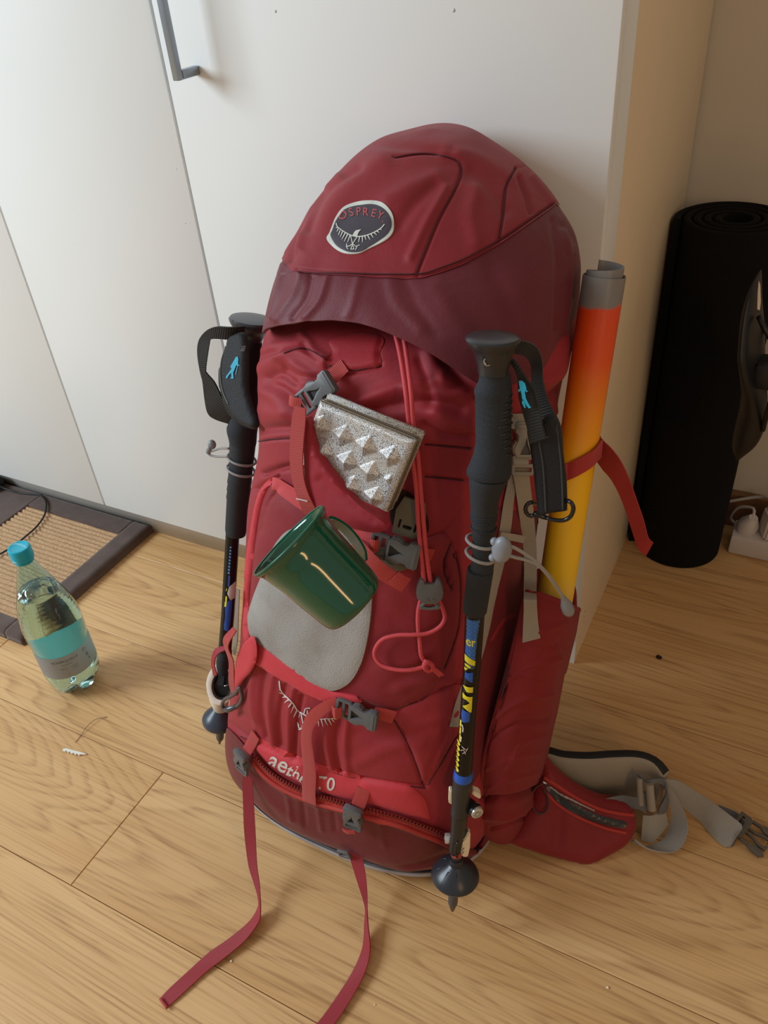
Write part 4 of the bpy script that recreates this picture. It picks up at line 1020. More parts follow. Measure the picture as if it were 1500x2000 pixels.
Gp = displace(Gp, [('960,1410 1000,1378 1070,1352', 5, .002), ('950,1446 1000,1420 1064,1400', 4, -.002), ('990,1330 1030,1300 1085,1280', 5, .002), ('1000,1300 1040,1270 1095,1250', 5, -.002), ('1020,1250 1060,1225 1105,1215', 6, .002), ('950,1500 1000,1480 1060,1462', 5, .0015), ('945,1562 1000,1556 1052,1540', 5, -.006),
                   ('950,1590 1000,1590 1040,1570', 7, .003), ('960,1615 1000,1605 1040,1598', 3, -.003), ('1040,1200 1080,1290 1060,1400 1050,1500', 24, .003), ('990,1500 1020,1450 1060,1430', 4, .0015), ('955,1540 985,1525 1050,1505', 4, .0015)], .0022, 21, 1.6)
Ip = poc_pt(np.repeat(TP[None], 3, 0), np.stack([zt - .001, zt - .03, zt - .09])); Ip = Ip + -smooth_normals(Ip) * np.array([.002, .004, .004])[:, None, None]
Vp = np.vstack([Gp.reshape(-1, 3), Ip.reshape(-1, 3)])
mesh_obj('side_pocket', Vp, grid_faces(153, len(TP)) + [tuple(reversed(range(len(TP))))], M['stretch'], pack)
PS = Surf(Gp.reshape(-1, 3), grid_faces(150, len(TP)))
rim = Gp[-1][::1]; ms = [i for i, a in enumerate(TP) if -2.2 < a < 1.9]
cordline('pocket_binding', rim[ms][::4] + np.array([0, 0, -.001]), .0034, M['stretch'], pack, 8)

# zipper of the lower compartment -------------------------------------------------
zl_ = pts('500,1470 522,1496 548,1516 578,1532 612,1545 650,1556 695,1568 740,1580 790,1594 845,1616 880,1632')
c3 = s3(BS, zl_, .0040); dd = np.linalg.norm(c3 - CAM, axis=1)
zp = strap('zipper_tape', s3(BS, zl_ + np.array([1, 6]), .0030), 24 * dd / F, M['ziptape'], pack, BS, off=.0030, th=.0012)
ZS = Surf(ALLV, ALLF, REF)
Zc = catmull(s3(BS, zl_ + np.array([2, -1]), .0062), step=.00215); T = nrm(np.gradient(Zc, axis=0)); mb = MB()
for i, (p, t) in enumerate(zip(Zc, T)):
    _, nn = REF.near(p); w = np.cross(nn, t); s = 1 if i % 2 else -1
    c = p + w * s * .0017; hx, hy, hz = t * .00085, w * .0024, nn * .0011
    v = [c + a * hx + b * hy + d_ * hz for d_ in (-1, 1) for b in (-1, 1) for a in (-1, 1)]
    mb.add(v, [(0, 2, 3, 1), (4, 5, 7, 6), (0, 1, 5, 4), (2, 6, 7, 3), (0, 4, 6, 2), (1, 3, 7, 5)])
zt_ = mb.build('zipper_teeth', M['zip'], pack, False); zt_['kind'] = 'stuff'
cordline('zipper_flap_piping', s3(BS, zl_ + np.array([-1, 15]), .0045), .0032, M['ziptape'], pack, 8)
0 and cordline('bottom_piping', s3(BS, '505,1618 540,1644 580,1664 640,1686 700,1697 770,1702 840,1699 890,1688', .002), .0028, M['deep'], pack, 8)

# printing on the yoke and the lower panel ---------------------------------------
text_decal('yoke_lettering', 'ae', 44, 545, 1490, .42, YKS, M['print'], pack, .0007, 1.0, bold=.014)
text_decal('yoke_lettering', 'the', 40, 581, 1514, .50, YKS, M['print'], pack, .0007, .85, bold=.014)
text_decal('yoke_lettering', 'r', 38, 608, 1528, .36, YKS, M['print'], pack, .0007)
text_decal('yoke_lettering', '70', 36, 638, 1531, .14, YKS, M['print'], pack, .0007, .95, bold=.014)
z4 = lambda s: pts(s) * .22 + np.array([370, 1240])
bird = [stroke_poly(catmull(z4('800,405 803,440 808,478 830,515 880,562 925,612 960,668 1010,698 1040,712'), step=3), 2.2, None)]
for a in ('810,488 800,482', '832,520 798,508', '862,548 822,552', '885,572 850,602', '905,598 882,640', '930,622 898,692', '955,665 925,728', '985,690 968,738', '1145,742 1152,808', '1172,745 1192,812', '1205,746 1232,802', '1236,744 1262,798', '1262,742 1288,770', '1282,738 1308,748'):
    L = z4(a); L = np.vstack([L[0], L.mean(0), L[1]]); bird.append(stroke_poly(L, 2, [2.6, 2.0, .8]))
bird.append(stroke_poly(catmull(z4('1140,746 1200,744 1260,738 1298,724 1326,698'), step=3), 1.8))
bird.append(stroke_poly(z4('1018,702 1030,655 1050,647 1075,648'), 2.2)); bird.append(stroke_poly(z4('1014,702 1040,716 1060,716'), 2)); bird.append(stroke_poly(z4('1048,665 1052,690 1045,700'), 2))
bird.append(stroke_poly(z4('998,702 1008,760 1016,820'), 2)); bird.append(stroke_poly(z4('958,770 970,790 978,826 1000,822 1030,800'), 2)); bird.append(stroke_poly(z4('975,838 1000,830 1040,832'), 2)); bird.append(stroke_poly(z4('1018,800 1008,850 1040,868'), 2)); bird.append(stroke_poly(z4('1000,800 1030,850'), 1.8))
decal('bird_print', bird, BS, M['print'], pack, .0009)
decal('drain_hole', [catmull(np.array([(590.8 + 2.4 * math.cos(a), 1453.5 + 2.6 * math.sin(a)) for a in np.linspace(0, 5.6, 9)]), step=1.5)], BS, M['black'], pack, .0008)

# badge on the lid -------------------------------------------------------------
zb = lambda s: pts(s) * .12 + np.array([620, 380])
bw, BW = patch('logo_badge', ' '.join('%f,%f' % tuple(p) for p in zb('160,700 200,640 240,540 300,390 400,245 520,170 700,120 860,108 1000,122 1100,170 1185,262 1232,360 1250,480 1232,615 1150,722 1000,812 850,882 700,955 560,975 420,955 300,892 205,805 165,745')), LS, M['badgerim'], pack, off=.0012, puff=.0003, fall=2, step=4, skirt=.003)
bb, BB = patch('badge_field', ' '.join('%f,%f' % tuple(p) for p in zb('212,650 245,575 300,430 420,262 560,198 700,172 860,156 980,176 1080,232 1160,322 1205,430 1200,540 1130,652 1000,752 850,846 720,922 580,942 450,915 320,840 248,745')), BW, M['badge'], bw, off=.0003, puff=.0002, fall=2, step=4, skirt=.0005)
for ch, x, y, a in (('O', 412, 345, -.50), ('S', 552, 298, -.32), ('P', 672, 285, -.1), ('R', 785, 290, .05), ('E', 918, 310, .28), ('Y', 1025, 345, .42)):
    text_decal('badge_lettering', ch, 22.5, 620 + .12 * x, 380 + .12 * y, a, BB, M['badgered'], bw, .0005, .85 if ch != 'O' else 1.05)
text_decal('badge_lettering', '®', 5, 620 + .12 * 1062, 380 + .12 * 450, .5, BB, M['badgered'], bw, .0005)
b2 = [stroke_poly(catmull(zb('308,470 330,530 420,600 540,664 640,688 760,678 880,640 980,590 1050,540 1092,488'), step=3), 2.0, None)]
for a in ('335,540 300,548', '345,560 320,610', '372,590 345,665', '412,610 375,695', '455,635 400,735', '495,655 440,768', '535,668 495,782', '690,690 672,782', '735,690 735,785', '775,682 792,742', '822,672 860,742', '875,650 912,706', '925,622 968,664', '970,600 1010,624', '1015,565 1046,582'):
    L = zb(a); b2.append(stroke_poly(np.vstack([L[0], L.mean(0), L[1]]), 2, [2.3, 1.7, .9]))
for a in ('545,668 556,730 575,805', '650,690 615,745 578,805', '575,805 530,840 480,850', '480,800 476,852 500,892', '575,805 630,850 690,825', '650,850 620,905', '575,820 545,892', '575,820 600,892', '545,892 600,892'):
    L = zb(a); L = L if len(L) > 2 else np.vstack([L[0], L.mean(0), L[1]]); b2.append(stroke_poly(L, 1.6))
b2.append(zb('575,668 600,620 628,588 668,580 705,572 712,582 685,602 665,640 652,682'))
decal('badge_bird', b2, BB, M['badgerim'], bw, .0006)
# ---- straps and buckles of the front ---------------------------------------------
WB = M['web']
sstrap('webbing_strap', '676,716 664,728 652,744', 32, WB, pack, BS, off=.003, lift=[0, .002, .006])
Mx = frame_px(BS, 634, 766, 662, 744, .016); buckle('buckle', Mx, .047, .023, pack)
sstrap('strap_fold', '594,776 603,779 614,783', 20, WB, pack, BS, off=.003, lift=[.018, .021, .018])
sstrap('webbing_strap', '522,930 545,944 575,963 605,984 650,1008 690,1026 730,1044', [22, 25, 28, 28, 28, 28, 28], M['web2'], pack, FPS, off=.003)
sstrap('webbing_strap', '704,1046 722,1062 745,1085 770,1108 798,1126', [36, 38, 37, 35, 33], WB, pack, FPS, off=.004, lift=[.011, .016, .018, .016, .013])
sstrap('strap_fold', '778,1108 787,1117 798,1125', 35, WB, pack, FPS, off=.004, lift=[.0175, .0165, .0150])
Mx = frame_px(FPS, 776, 1064, 800, 1070, .012); buckle('buckle', Mx, .050, .028, pack, flip=1)
sstrap('strap_fold', '733,1048 741,1050 750,1052', 24, WB, pack, FPS, off=.004, lift=[.012, .015, .012])
sstrap('webbing_strap', '806,1070 825,1076 845,1082', 27, WB, pack, FPS, off=.003, lift=[.008, .003, 0])
# olive buckle half lying under the front buckle
Mx = frame_px(BS, 803, 1005, 822, 940, .008)
l = .040; q = [(-.5, -.42), (.1, -.5), (.5, -.36), (.5, .36), (.1, .5), (-.5, .42)]; q = [(x * l, y * .030) for x, y in q]
h1 = rrect(.004, .009, .0018, 4, -.010, 0); h2 = rrect(.0095, .002, .0009, 3, -.008, .0080); h3 = rrect(.0095, .002, .0009, 3, -.008, -.0080)
bevelled('buckle', [(q, [h1, h2, h3], .004, 0)], M['olive'], pack, Mx, .0008, label='olive plastic buckle half under the silver pouch')
Mx = frame_px(BS, 770, 1086, 790, 1086, .0065); bevelled('buckle_tongue', [(rrect(.036, .026, .012, 7), [], .003, 0)], M['olive'], pack, Mx, .0008)
patch('gap_shade_patch', '768,960 800,962 832,1000 835,1040 800,1046 765,1020', BS, M['gap_shade'], pack, off=.001, puff=.0005)  # near-black patch painted as shade in the gap behind the olive buckle
# lower centre buckle
sstrap('webbing_strap', '735,1380 752,1388 772,1396', [26, 30, 30], WB, pack, BS, off=.003, lift=[.007, .004, .002])
Mx = frame_px(BS, 705, 1382, 732, 1390, .012); buckle('buckle', Mx, .050, .024, pack)
sstrap('strap_fold', '664,1371 672,1373 681,1376', 24, WB, pack, BS, off=.003, lift=[.014, .018, .014])
# centre strap falling from the hem band
sstrap('webbing_strap', '668,1358 648,1368 628,1384 614,1404 608,1432 610,1465 613,1500 611,1530 612,1556', [14, 20, 24, 23, 24, 27, 28, 29, 29], WB, pack, BS, off=.0045, lift=[.005, .007, .008, .008, .006, .005, .005, .005, .005])
# compression straps below, left and right
sstrap('webbing_strap', '503,1432 499,1446 494,1460', 23, WB, pack, BS, off=.003, lift=[0, .003, .007])
Mx = frame_px(BS, 487, 1478, 493, 1452, .013); buckle('buckle', Mx, .039, .022, pack)
sstrap('webbing_strap', '712,1537 709,1550 705,1562', 26, WB, pack, BS, off=.003, lift=[0, .003, .007])
Mx = frame_px(BS, 698, 1582, 702, 1556, .013); buckle('buckle', Mx, .041, .023, pack)
sstrap('strap_fold', '704,1603 690,1601 682,1600', 10, WB, pack, BS, off=.003, lift=[.013, .015, .013])
def E2(rows):
    return [(at(a, b, z=z1), at(c, d, z=z2)) for a, b, z1, c, d, z2 in rows]
edge_strap('hanging_strap', E2([(475, 1500, .126, 493, 1500, .126), (474, 1540, .105, 494, 1540, .105), (475, 1573, .088, 496, 1573, .088), (477, 1624, .066, 499, 1624, .066), (485, 1688, .040, 502, 1688, .042), (496, 1725, .027, 507, 1726, .029), (503.5, 1752, .019, 508.5, 1752, .021),
    (504, 1772, .010, 509, 1782, .018), (487, 1800, .001, 505, 1802, .013), (448, 1833, .0012, 478, 1838, .009), (408, 1861, .0012, 436, 1873, .006), (368, 1897, .0012, 402, 1899, .004), (331, 1931, .0012, 352, 1945, .003), (313, 1950, .0012, 326, 1968, .002)]), webbing('deep_red_webbing', srgb(160, 44, 52)), pack)
edge_strap('hanging_strap', E2([(683, 1604, .078, 708, 1604, .078), (682, 1625, .070, 707, 1625, .070), (678, 1653, .062, 704, 1653, .062), (693, 1707, .042, 714, 1707, .044), (709, 1758, .025, 718, 1752, .027), (713.5, 1781, .018, 717.5, 1781, .020), (712, 1803, .010, 719, 1806, .018),
    (709, 1848, .001, 723, 1848, .013), (693, 1890, .0012, 718, 1884, .010), (664, 1938, .0012, 699, 1928, .007), (619, 2000, .0012, 653, 2000, .004), (560, 2062, .0012, 592, 2072, .003)]), webbing('deep_red_webbing', srgb(160, 44, 52)), pack)
mb = MB(); mb.tube(catmull([at(313, 1950, z=.004), at(320, 1960, z=.0045), at(327, 1969, z=.004)], step=.002), .0016, 8); mb.build('strap_end_seam', WB, pack)
# small ladder buckle and loop under the second strap
Mx = frame_px(BS, 676, 1660, 690, 1664, .006); bevelled('buckle', [(rrect(.018, .014, .003, 4), [rrect(.011, .005, .001, 3)], .003, 0)], M['buckle'], pack, Mx, .0005)
sstrap('webbing_strap', '672,1672 682,1682 692,1690', 16, WB, pack, BS, off=.004)
# left strap loop hanging at the pack's edge (leaf-shaped) and fabric loop round the pole
lp = at(478, 1290, y=.487)
cushion('side_tab', '494,1242 501,1262 500,1290 490,1312 474,1330 462,1352 458,1330 460,1300 466,1272 480,1252', lp, (-.5, -1, .25), M['bright'], pack, puff=.0025, fall=8, step=4)
edge_strap('pole_loop', [(at(455, 1225, y=.50), at(462, 1232, y=.495)), (at(436, 1250, y=.49), at(446, 1262, y=.485)), (at(447, 1290, y=.494), at(456, 1292, y=.490)), (at(447, 1330, y=.492), at(458, 1332, y=.488)), (at(452, 1352, y=.492), at(462, 1358, y=.488))], WB, pack)
edge_strap('pole_loop', [(at(436, 1262, y=.53), at(440, 1270, y=.525)), (at(420, 1268, y=.525), at(425, 1278, y=.52)), (at(413, 1292, y=.52), at(419, 1296, y=.515)), (at(417, 1320, y=.52), at(424, 1318, y=.515))], M['red'], pack)
edge_strap('side_webbing', [(at(462, 1150, y=.53), at(468, 1152, y=.53)), (at(459, 1200, y=.525), at(466, 1202, y=.525)), (at(457, 1245, y=.52), at(464, 1247, y=.52)), (at(455, 1275, y=.51), at(460, 1280, y=.51))], M['gweb'], pack)

# elastic shock cord with cord lock -----------------------------------------------
cl = '%s'
for dx in (-1, 1):
    P = s3(BS, np.array([(781 + dx * 8, 645), (786 + dx * 7.5, 672), (796 + dx * 6, 712), (806 + dx * 4.5, 765), (812 + dx * 4, 820), (817 + dx * 4, 880), (821 + dx * 4, 940), (824 + dx * 4, 1000), (829 + dx * 5, 1060), (834 + dx * 6, 1118)]), .006)
    for i, l in enumerate([.010, .014, .012, .010, .013, .016, .013, .012, .014, .014]): _, nn = REF.near(P[i]); P[i] += nn * l
    cordline('elastic_cord', P, .0022, M['cord'], pack, 10)
def cordpx(s, lift, r, name='elastic_cord', mat=None, surf=None, par=None):
    P = s3(surf or FPS, s, lift); return cordline(name, P, r, mat or M['cord'], par or pack, 10)
cordpx('824,1160 818,1185 817,1215 820,1250 823,1275 832,1290', .006, .0022)
cordpx('853,1160 863,1182 866,1200 856,1216 835,1228 810,1231 780,1232 752,1240 738,1258 737,1275 750,1291 775,1299 800,1300 820,1296 834,1290', .0085, .0022)
cordpx('828,1282 838,1284 844,1292 838,1300 830,1296 829,1287 838,1282', .010, .0026, 'cord_knot')
cordpx('838,1292 850,1301 862,1311', .007, .0019); cordpx('836,1296 847,1304 858,1314', .006, .0019)
Mx = frame_px(FPS, 839, 1140, 839, 1160, .015)
k = px2m(FPS, 839, 1140)
sh1 = [(-28, -11), (-30, -17), (-24, -20), (-18, -23), (0, -26), (12, -24), (22, -14), (24, 0), (22, 14), (12, 24), (0, 26), (-18, 23), (-24, 20), (-30, 17), (-28, 11), (-20, 10), (-20, -10)]
bevelled('cord_lock', [([(x * k, y * k) for x, y in sh1], [], .010, 0), ([(x * k, y * k) for x, y in [(20, -18), (26, -12), (33, -20), (40, -20), (42, 0), (40, 20), (33, 20), (26, 12), (20, 18)]], [[(x * k, y * k) for x, y in [(26, -6), (34, -12), (36, 0), (34, 12), (26, 6)]]], .004, -.001)], M['buckle'], pack, Mx, .0012)
for dy in (-5, 6):
    mb = MB(); c = xf(Mx, [(14 * k, dy * k, .0052)])[0]; nn = np.array(Mx)[:3, 2]; mb.lathe([(0, .0017), (.0004, .0016), (.0003, .0008), (-.0005, .0006)], c, nn, 12); mb.build('rivet', M['buckle'], pack)

# ---- grey compression webbing on the right side ----------------------------------
GW = M['gweb']
sstrap('side_webbing', '985,806 1012,812 1036,822', 6, GW, pack, BS, off=.002)
def facing(surf, px, py, k=.6):
    p, _ = surf.hit(px, py); _, nn = surf.base.near(p); return p, nrm(nn * (1 - k) + nrm(CAM - p) * k)
def face_strap(name, rows, surf, mat, par, k=.6):
    out = []
    for xl, xr, yl, yr, lift in rows:
        p, m = facing(surf, (xl + xr) / 2, (yl + yr) / 2, k); q = p + m * lift
        out.append(tuple(CAM + ray(x, y) * (((q - CAM) @ m) / (ray(x, y) @ m)) for x, y in ((xl, yl), (xr, yr))))
    return edge_strap(name, out, mat, par)
face_strap('side_webbing', [(998, 1030, 808, 808, .004), (997, 1030, 822, 822, .007), (997, 1031, 838, 838, .010)], BS, GW, pack)
p, m_ = facing(BS, 1015, 873); q2, _ = BS.hit(1015, 852); d_ = nrm(RW[1]); Mx = frame(p + m_ * .013, -d_, m_)
buckle('side_buckle', Mx, .052, .023, pack, mat=plain('taupe_buckle', srgb(128, 120, 108), .4))
face_strap('strap_fold', [(1003, 1032, 896, 896, .018), (1003, 1032, 903, 903, .021), (1003, 1032, 911, 911, .018)], BS, GW, pack)
CS = Surf(np.vstack([ALLV, Gp.reshape(-1, 3)]), ALLF + [[i + len(ALLV) for i in f] for f in grid_faces(150, len(TP))], REF)
face_strap('side_webbing', [(1000, 1032, 914, 914, .014), (1006, 1036, 950, 950, .014), (1013, 1042, 1000, 1000, .018), (1021, 1047, 1060, 1060, .026), (1023, 1048, 1105, 1105, .036), (1023, 1048, 1140, 1140, .056), (1023, 1048, 1168, 1168, .018), (1023, 1049, 1192, 1192, .010), (1022, 1051, 1220, 1218, .006), (1021, 1055, 1255, 1246, .008)], CS, GW, pack)
sstrap('side_webbing', '1000,925 990,980 984,1030 972,1100 956,1170 940,1240 920,1310 900,1370 887,1417', [24, 28, 32, 28, 24, 26, 26, 26, 22], GW, pack, BS, off=.0022)
sstrap('side_webbing', '968,1040 990,1044 1012,1050', 14, GW, pack, BS, off=.004, lift=[.003, .004, .003])
sstrap('webbing_strap', '1000,1240 1006,1252 1003,1266 997,1278', [16, 20, 20, 18], WB, pack, CS, off=.006, lift=[.004, .012, .012, .004])

# ---- hip belt --------------------------------------------------------------------
zt2 = .098
ctop = [at(1040, 1472, z=zt2), at(1066, 1473, z=zt2), at(1100, 1482, z=zt2), at(1150, 1485, z=zt2), at(1200, 1482, z=zt2), at(1245, 1482, z=.096), at(1274, 1492, z=.090), at(1293, 1516, z=.080)]
D = catmull(np.array(ctop), step=.006)
T = nrm(np.gradient(D, axis=0)); V = []; uvs = []; Fs = []; Fb_ = []
prof_b = [(0, 0), (0, .25), (0, .5), (.0, .75), (.0, .93), (.003, .99), (.012, 1.0), (.016, .97), (.018, .8), (.018, .4), (.016, 0)]
for i, (p, t) in enumerate(zip(D, T)):
    nn = nrm(np.cross(t, [0, 0, 1])); zb0 = .002 + .012 * max(0, (i / len(D) - .8) * 5); fr_ = -nn if np.dot(-nn, CAM - p) < 0 else nn
    fr_ = nrm(np.cross(t, [0, 0, 1])); fr_ = fr_ if np.dot(fr_, CAM - p) > 0 else -fr_
    for a, b in prof_b: V.append(p - fr_ * a + fr_ * .006 * math.sin(math.pi * b) + np.array([0, 0, zb0 - p[2]]) * (1 - b))
m = len(prof_b)
for i in range(len(D) - 1):
    for j in range(m):
        a = i * m + j; b = i * m + (j + 1) % m; (Fb_ if 5 <= j < m else Fs).append((a, b, b + m, a + m))
Fs += [tuple(range(m)), tuple(reversed(range((len(D) - 1) * m, len(D) * m)))]
belt = mesh_obj('hip_belt', V, Fs + Fb_, [M['belt'], fabric('black_spacer_mesh', srgb(26, 25, 26), weave=700, ws=.8, sheen=.1)], pack)
for i, p in enumerate(belt.data.polygons): p.material_index = 1 if i >= len(Fs) else 0
bm = bmesh.new(); bm.from_mesh(belt.data); bmesh.ops.recalc_face_normals(bm, faces=bm.faces); bm.to_mesh(belt.data); bm.free()
P1 = at(1080, 1674, z=.004); P2 = at(1225, 1652, z=.004); P3 = at(1075, 1490, z=.095)
pn = nrm(np.cross(P2 - P1, P3 - P1))
pk, PKS = cushion('belt_pocket', '1052,1472 1066,1474 1090,1500 1125,1528 1165,1548 1205,1556 1228,1568 1241,1592 1239,1622 1222,1648 1190,1668 1145,1687 1090,1676 1040,1662 990,1640 1010,1600 1036,1540', P1 - pn * 0, pn, fabric('belt_pocket_red', srgb(130, 27, 31)), pack, puff=.020, fall=34, step=5,
    strokes=[('1080,1530 1085,1590 1080,1640', 12, -.004), ('1062,1500 1110,1560 1180,1596 1235,1606', 8, .003), ('1060,1560 1120,1600 1180,1640', 14, .002)], back=.002)
zz_ = pts('1064,1530 1078,1538 1100,1556 1130,1574 1165,1590 1200,1600 1222,1606 1220,1616 1190,1612 1150,1600 1110,1582 1085,1562 1068,1542')
decal('pocket_zipper', [catmull(zz_, step=4, closed=True)[:-1]], PKS, M['black'], pk, .0012, 5)
decal('zip_coil', [stroke_poly(catmull(pts('1072,1535 1100,1553 1130,1570 1160,1584'), step=5), 3, None)], PKS, plain('zip_coil_grey', srgb(150, 140, 138), .5), pk, .0022)
cordline('zip_edge_piping', s3(PKS, '1062,1518 1085,1532 1120,1556 1165,1578 1205,1588 1236,1592', .001), .0026, M['ziptape'], pk, 8)
cordline('zip_edge_piping', s3(PKS, '1066,1548 1090,1572 1130,1596 1180,1616 1222,1626', .001), .0022, M['ziptape'], pk, 8)
p, nn = PKS.hit(1064, 1526); mb = MB(); mb.tube([p + nn * .004 + np.array([-.003, 0, .002]), p + nn * .006, p + nn * .005 + np.array([.004, 0, -.001])], .0018, 8); mb.build('zip_pull', M['steel'], pk)
P = s3(PKS, '1062,1528 1050,1540 1043,1560 1046,1582 1058,1586 1068,1574 1068,1556 1062,1540', .006); cordline('pull_cord', P, .0015, plain('dark_red_cord', srgb(80, 44, 44), .7), pk, 8)
# ladder lock and belt webbing
HW = M['hipweb']
edge_strap('belt_webbing', [(at(1180, 1560, z=.06), at(1180, 1592, z=.045)), (at(1215, 1553, z=.062), at(1220, 1580, z=.045)), (at(1245, 1556, z=.062), at(1246, 1580, z=.046)), (at(1262, 1545, z=.07), at(1262, 1590, z=.04))], M['buckle'], pack)
for x0_, y0_, x1_, y1_, w_ in ((1249, 1518, 1252, 1572, 14), (1268, 1530, 1273, 1582, 17)):
    A = at(x0_, y0_, z=.086); B = at(x1_, y1_, z=.050); mb = MB(); mb.lathe([(0, .001), (.0006, w_ * .0003), (np.linalg.norm(B - A) - .0006, w_ * .00031), (np.linalg.norm(B - A), .001)], A, B - A, 20)
    mb.build('webbing_roll', M['gweb'], pack, True, 50)
edge_strap('ladder_lock', [(at(1246, 1510, z=.090), at(1249, 1516, z=.083)), (at(1262, 1522, z=.088), at(1268, 1530, z=.083)), (at(1285, 1519, z=.088), at(1290, 1530, z=.080)), (at(1298, 1522, z=.086), at(1304, 1560, z=.055)), (at(1300, 1550, z=.07), at(1300, 1585, z=.040)), (at(1288, 1575, z=.05), at(1284, 1590, z=.04))], M['buckle'], pack, th=.003)
edge_strap('belt_webbing', [(at(1256, 1592, z=.040), at(1252, 1640, z=.004)), (at(1275, 1592, z=.040), at(1275, 1644, z=.003)), (at(1298, 1580, z=.044), at(1305, 1610, z=.016))], HW, pack)
edge_strap('belt_webbing', [(at(1300, 1524, z=.074), at(1304, 1556, z=.050)), (at(1322, 1556, z=.052), at(1310, 1580, z=.034)), (at(1338, 1590, z=.036), at(1310, 1600, z=.020)), (at(1343, 1618, z=.030), at(1306, 1622, z=.008)), (at(1336, 1646, z=.018), at(1292, 1642, z=.003)),
    (at(1318, 1664, z=.010), at(1272, 1650, z=.0015)), (at(1290, 1664, z=.012), at(1262, 1654, z=.0012)), (at(1262, 1656, z=.016), at(1246, 1650, z=.0012)), (at(1240, 1640, z=.020), at(1232, 1644, z=.002))], HW, pack)
edge_strap('belt_webbing', [(at(1292, 1522, z=.076), at(1300, 1548, z=.055)), (at(1322, 1524, z=.068), at(1318, 1562, z=.040)), (at(1352, 1541, z=.052), at(1345, 1586, z=.018)), (at(1385, 1562, z=.040), at(1368, 1605, z=.006)), (at(1420, 1588, z=.032), at(1388, 1630, z=.0015)), (at(1450, 1613, z=.026), at(1412, 1652, z=.0015)), (at(1440, 1630, z=.020), at(1425, 1655, z=.0015))], HW, pack)
edge_strap('belt_webbing', [(at(1452, 1612, z=.024), at(1420, 1655, z=.001)), (at(1455, 1606, z=.018), at(1432, 1650, z=.001)), (at(1440, 1588, z=.012), at(1428, 1622, z=.001)), (at(1404, 1572, z=.008), at(1395, 1596, z=.001))], M['buckle'], pack)
# male buckle half with prongs
bz = .012
Ob = at(1446, 1612, z=bz); mb = MB(); bdx = at(1470, 1628, z=bz) - Ob; Mx = frame(Ob, bdx, (0.1, -.1, 1)); k = .00068
body_ = [(-12, -26), (8, -26), (14, -22), (14, 22), (8, 26), (-12, 26)]
bevelled('belt_buckle', [([(x * k, y * k) for x, y in body_], [[(x * k, y * k) for x, y in [(-6, -19), (-1, -19), (-1, 19), (-6, 19)]]], .006, 0),
    ([(x * k, y * k) for x, y in [(12, 20), (30, 22), (38, 17), (54, 17), (60, 24), (54, 32), (38, 31), (28, 27), (12, 26)]], [], .005, 0), ([(x * k, -y * k) for x, y in [(12, 20), (30, 22), (38, 17), (54, 17), (60, 24), (54, 32), (38, 31), (28, 27), (12, 26)]], [], .005, 0),
    ([(x * k, y * k) for x, y in [(12, 2.5), (28, 2.5), (44, 9), (52, 9), (52, 3), (57, 3), (57, 13.5), (42, 13.5), (27, 7), (12, 7)]], [], .005, 0), ([(x * k, -y * k) for x, y in [(12, 2.5), (28, 2.5), (44, 9), (52, 9), (52, 3), (57, 3), (57, 13.5), (42, 13.5), (27, 7), (12, 7)]], [], .005, 0)], plain('dark_taupe_plastic', srgb(92, 84, 74), .5), pack, Mx, .0008)

# seam lines
SM = plain('dark_red_seam', srgb(70, 14, 20), .8)
def seam(surf, s, off=.0007, r=.0007, par=None): return cordline('seam', s3(surf, catmull(pts(s), step=5), off), r, SM, par or pack, 6, smooth=False)
for s in ('583,532 620,534 663,534 749,536 823,535 860,524 903,508 940,489 978,468 1010,447 1037,428 1062,411 1082,397', '770,309 800,303 823,301 845,302 875,308 893,317 901,336 895,358 887,373 872,400 855,432 838,470 823,507 813,533', '1007,328 998,345 989,363 985,390 983,416 979,440 975,466'):
    seam(LS, s)
for s in ('505,862 530,858 560,856 590,857', '830,868 870,871 920,876', '830,931 870,934 905,938', '555,690 580,682 600,682 620,692 640,704', '640,714 665,719 690,724 715,720 745,716', '760,1393 775,1415 792,1445 808,1480 822,1520 829,1540', '905,1424 885,1450 862,1490 836,1532', '838,1352 825,1366 800,1375 770,1386', '470,1438 500,1452 530,1464 560,1477 590,1490', '640,1505 680,1516 720,1524 770,1531 830,1539'):
    seam(BS, s, .0006)
for s in ('890,1082 897,1115 900,1150 898,1200 892,1240 868,1306', '880,1062 869,1090 867,1110 874,1135 884,1152'):
    seam(FPS, s)
# shoulder harness hidden behind: padded back panel with two straps
mb = MB(); 
for xx in (-.44, -.28):
    mb.tube(catmull([(xx, .80, .52), (xx, .845, .45), (xx, .83, .36), (xx + .01, .79, .24)], step=.02), [.02] * 0 or .013, 8)
mb.build('shoulder_strap', M['black'], pack)

# ------------------------------------------------------------------ orange-yellow roll in the side pocket
tm, nt, b = new_mat('faded_orange_yellow_sheet')
tc = N(nt, 'ShaderNodeTexCoord'); sx = N(nt, 'ShaderNodeSeparateXYZ'); nt.links.new(tc.outputs['UV'], sx.inputs[0])
no = N(nt, 'ShaderNodeTexNoise'); no.inputs['Scale'].default_value = 30; no.inputs['Detail'].default_value = 5; nt.links.new(tc.outputs['Object'], no.inputs['Vector'])
ma = N(nt, 'ShaderNodeMath', operation='MULTIPLY_ADD'); ma.inputs[1].default_value = .03; nt.links.new(no.outputs[0], ma.inputs[0]); nt.links.new(sx.outputs[1], ma.inputs[2])
r = ramp(nt, ma.outputs[0], [(.0, srgb(232, 206, 160)), (.42, srgb(236, 204, 130)), (.54, srgb(242, 196, 40)), (.72, srgb(248, 188, 14)), (.80, srgb(240, 150, 20)), (.90, srgb(228, 84, 18)), (.955, srgb(220, 68, 16)), (.957, srgb(126, 122, 120))])
r.color_ramp.elements[-1].position = .977; r.color_ramp.elements[-2].position = .974
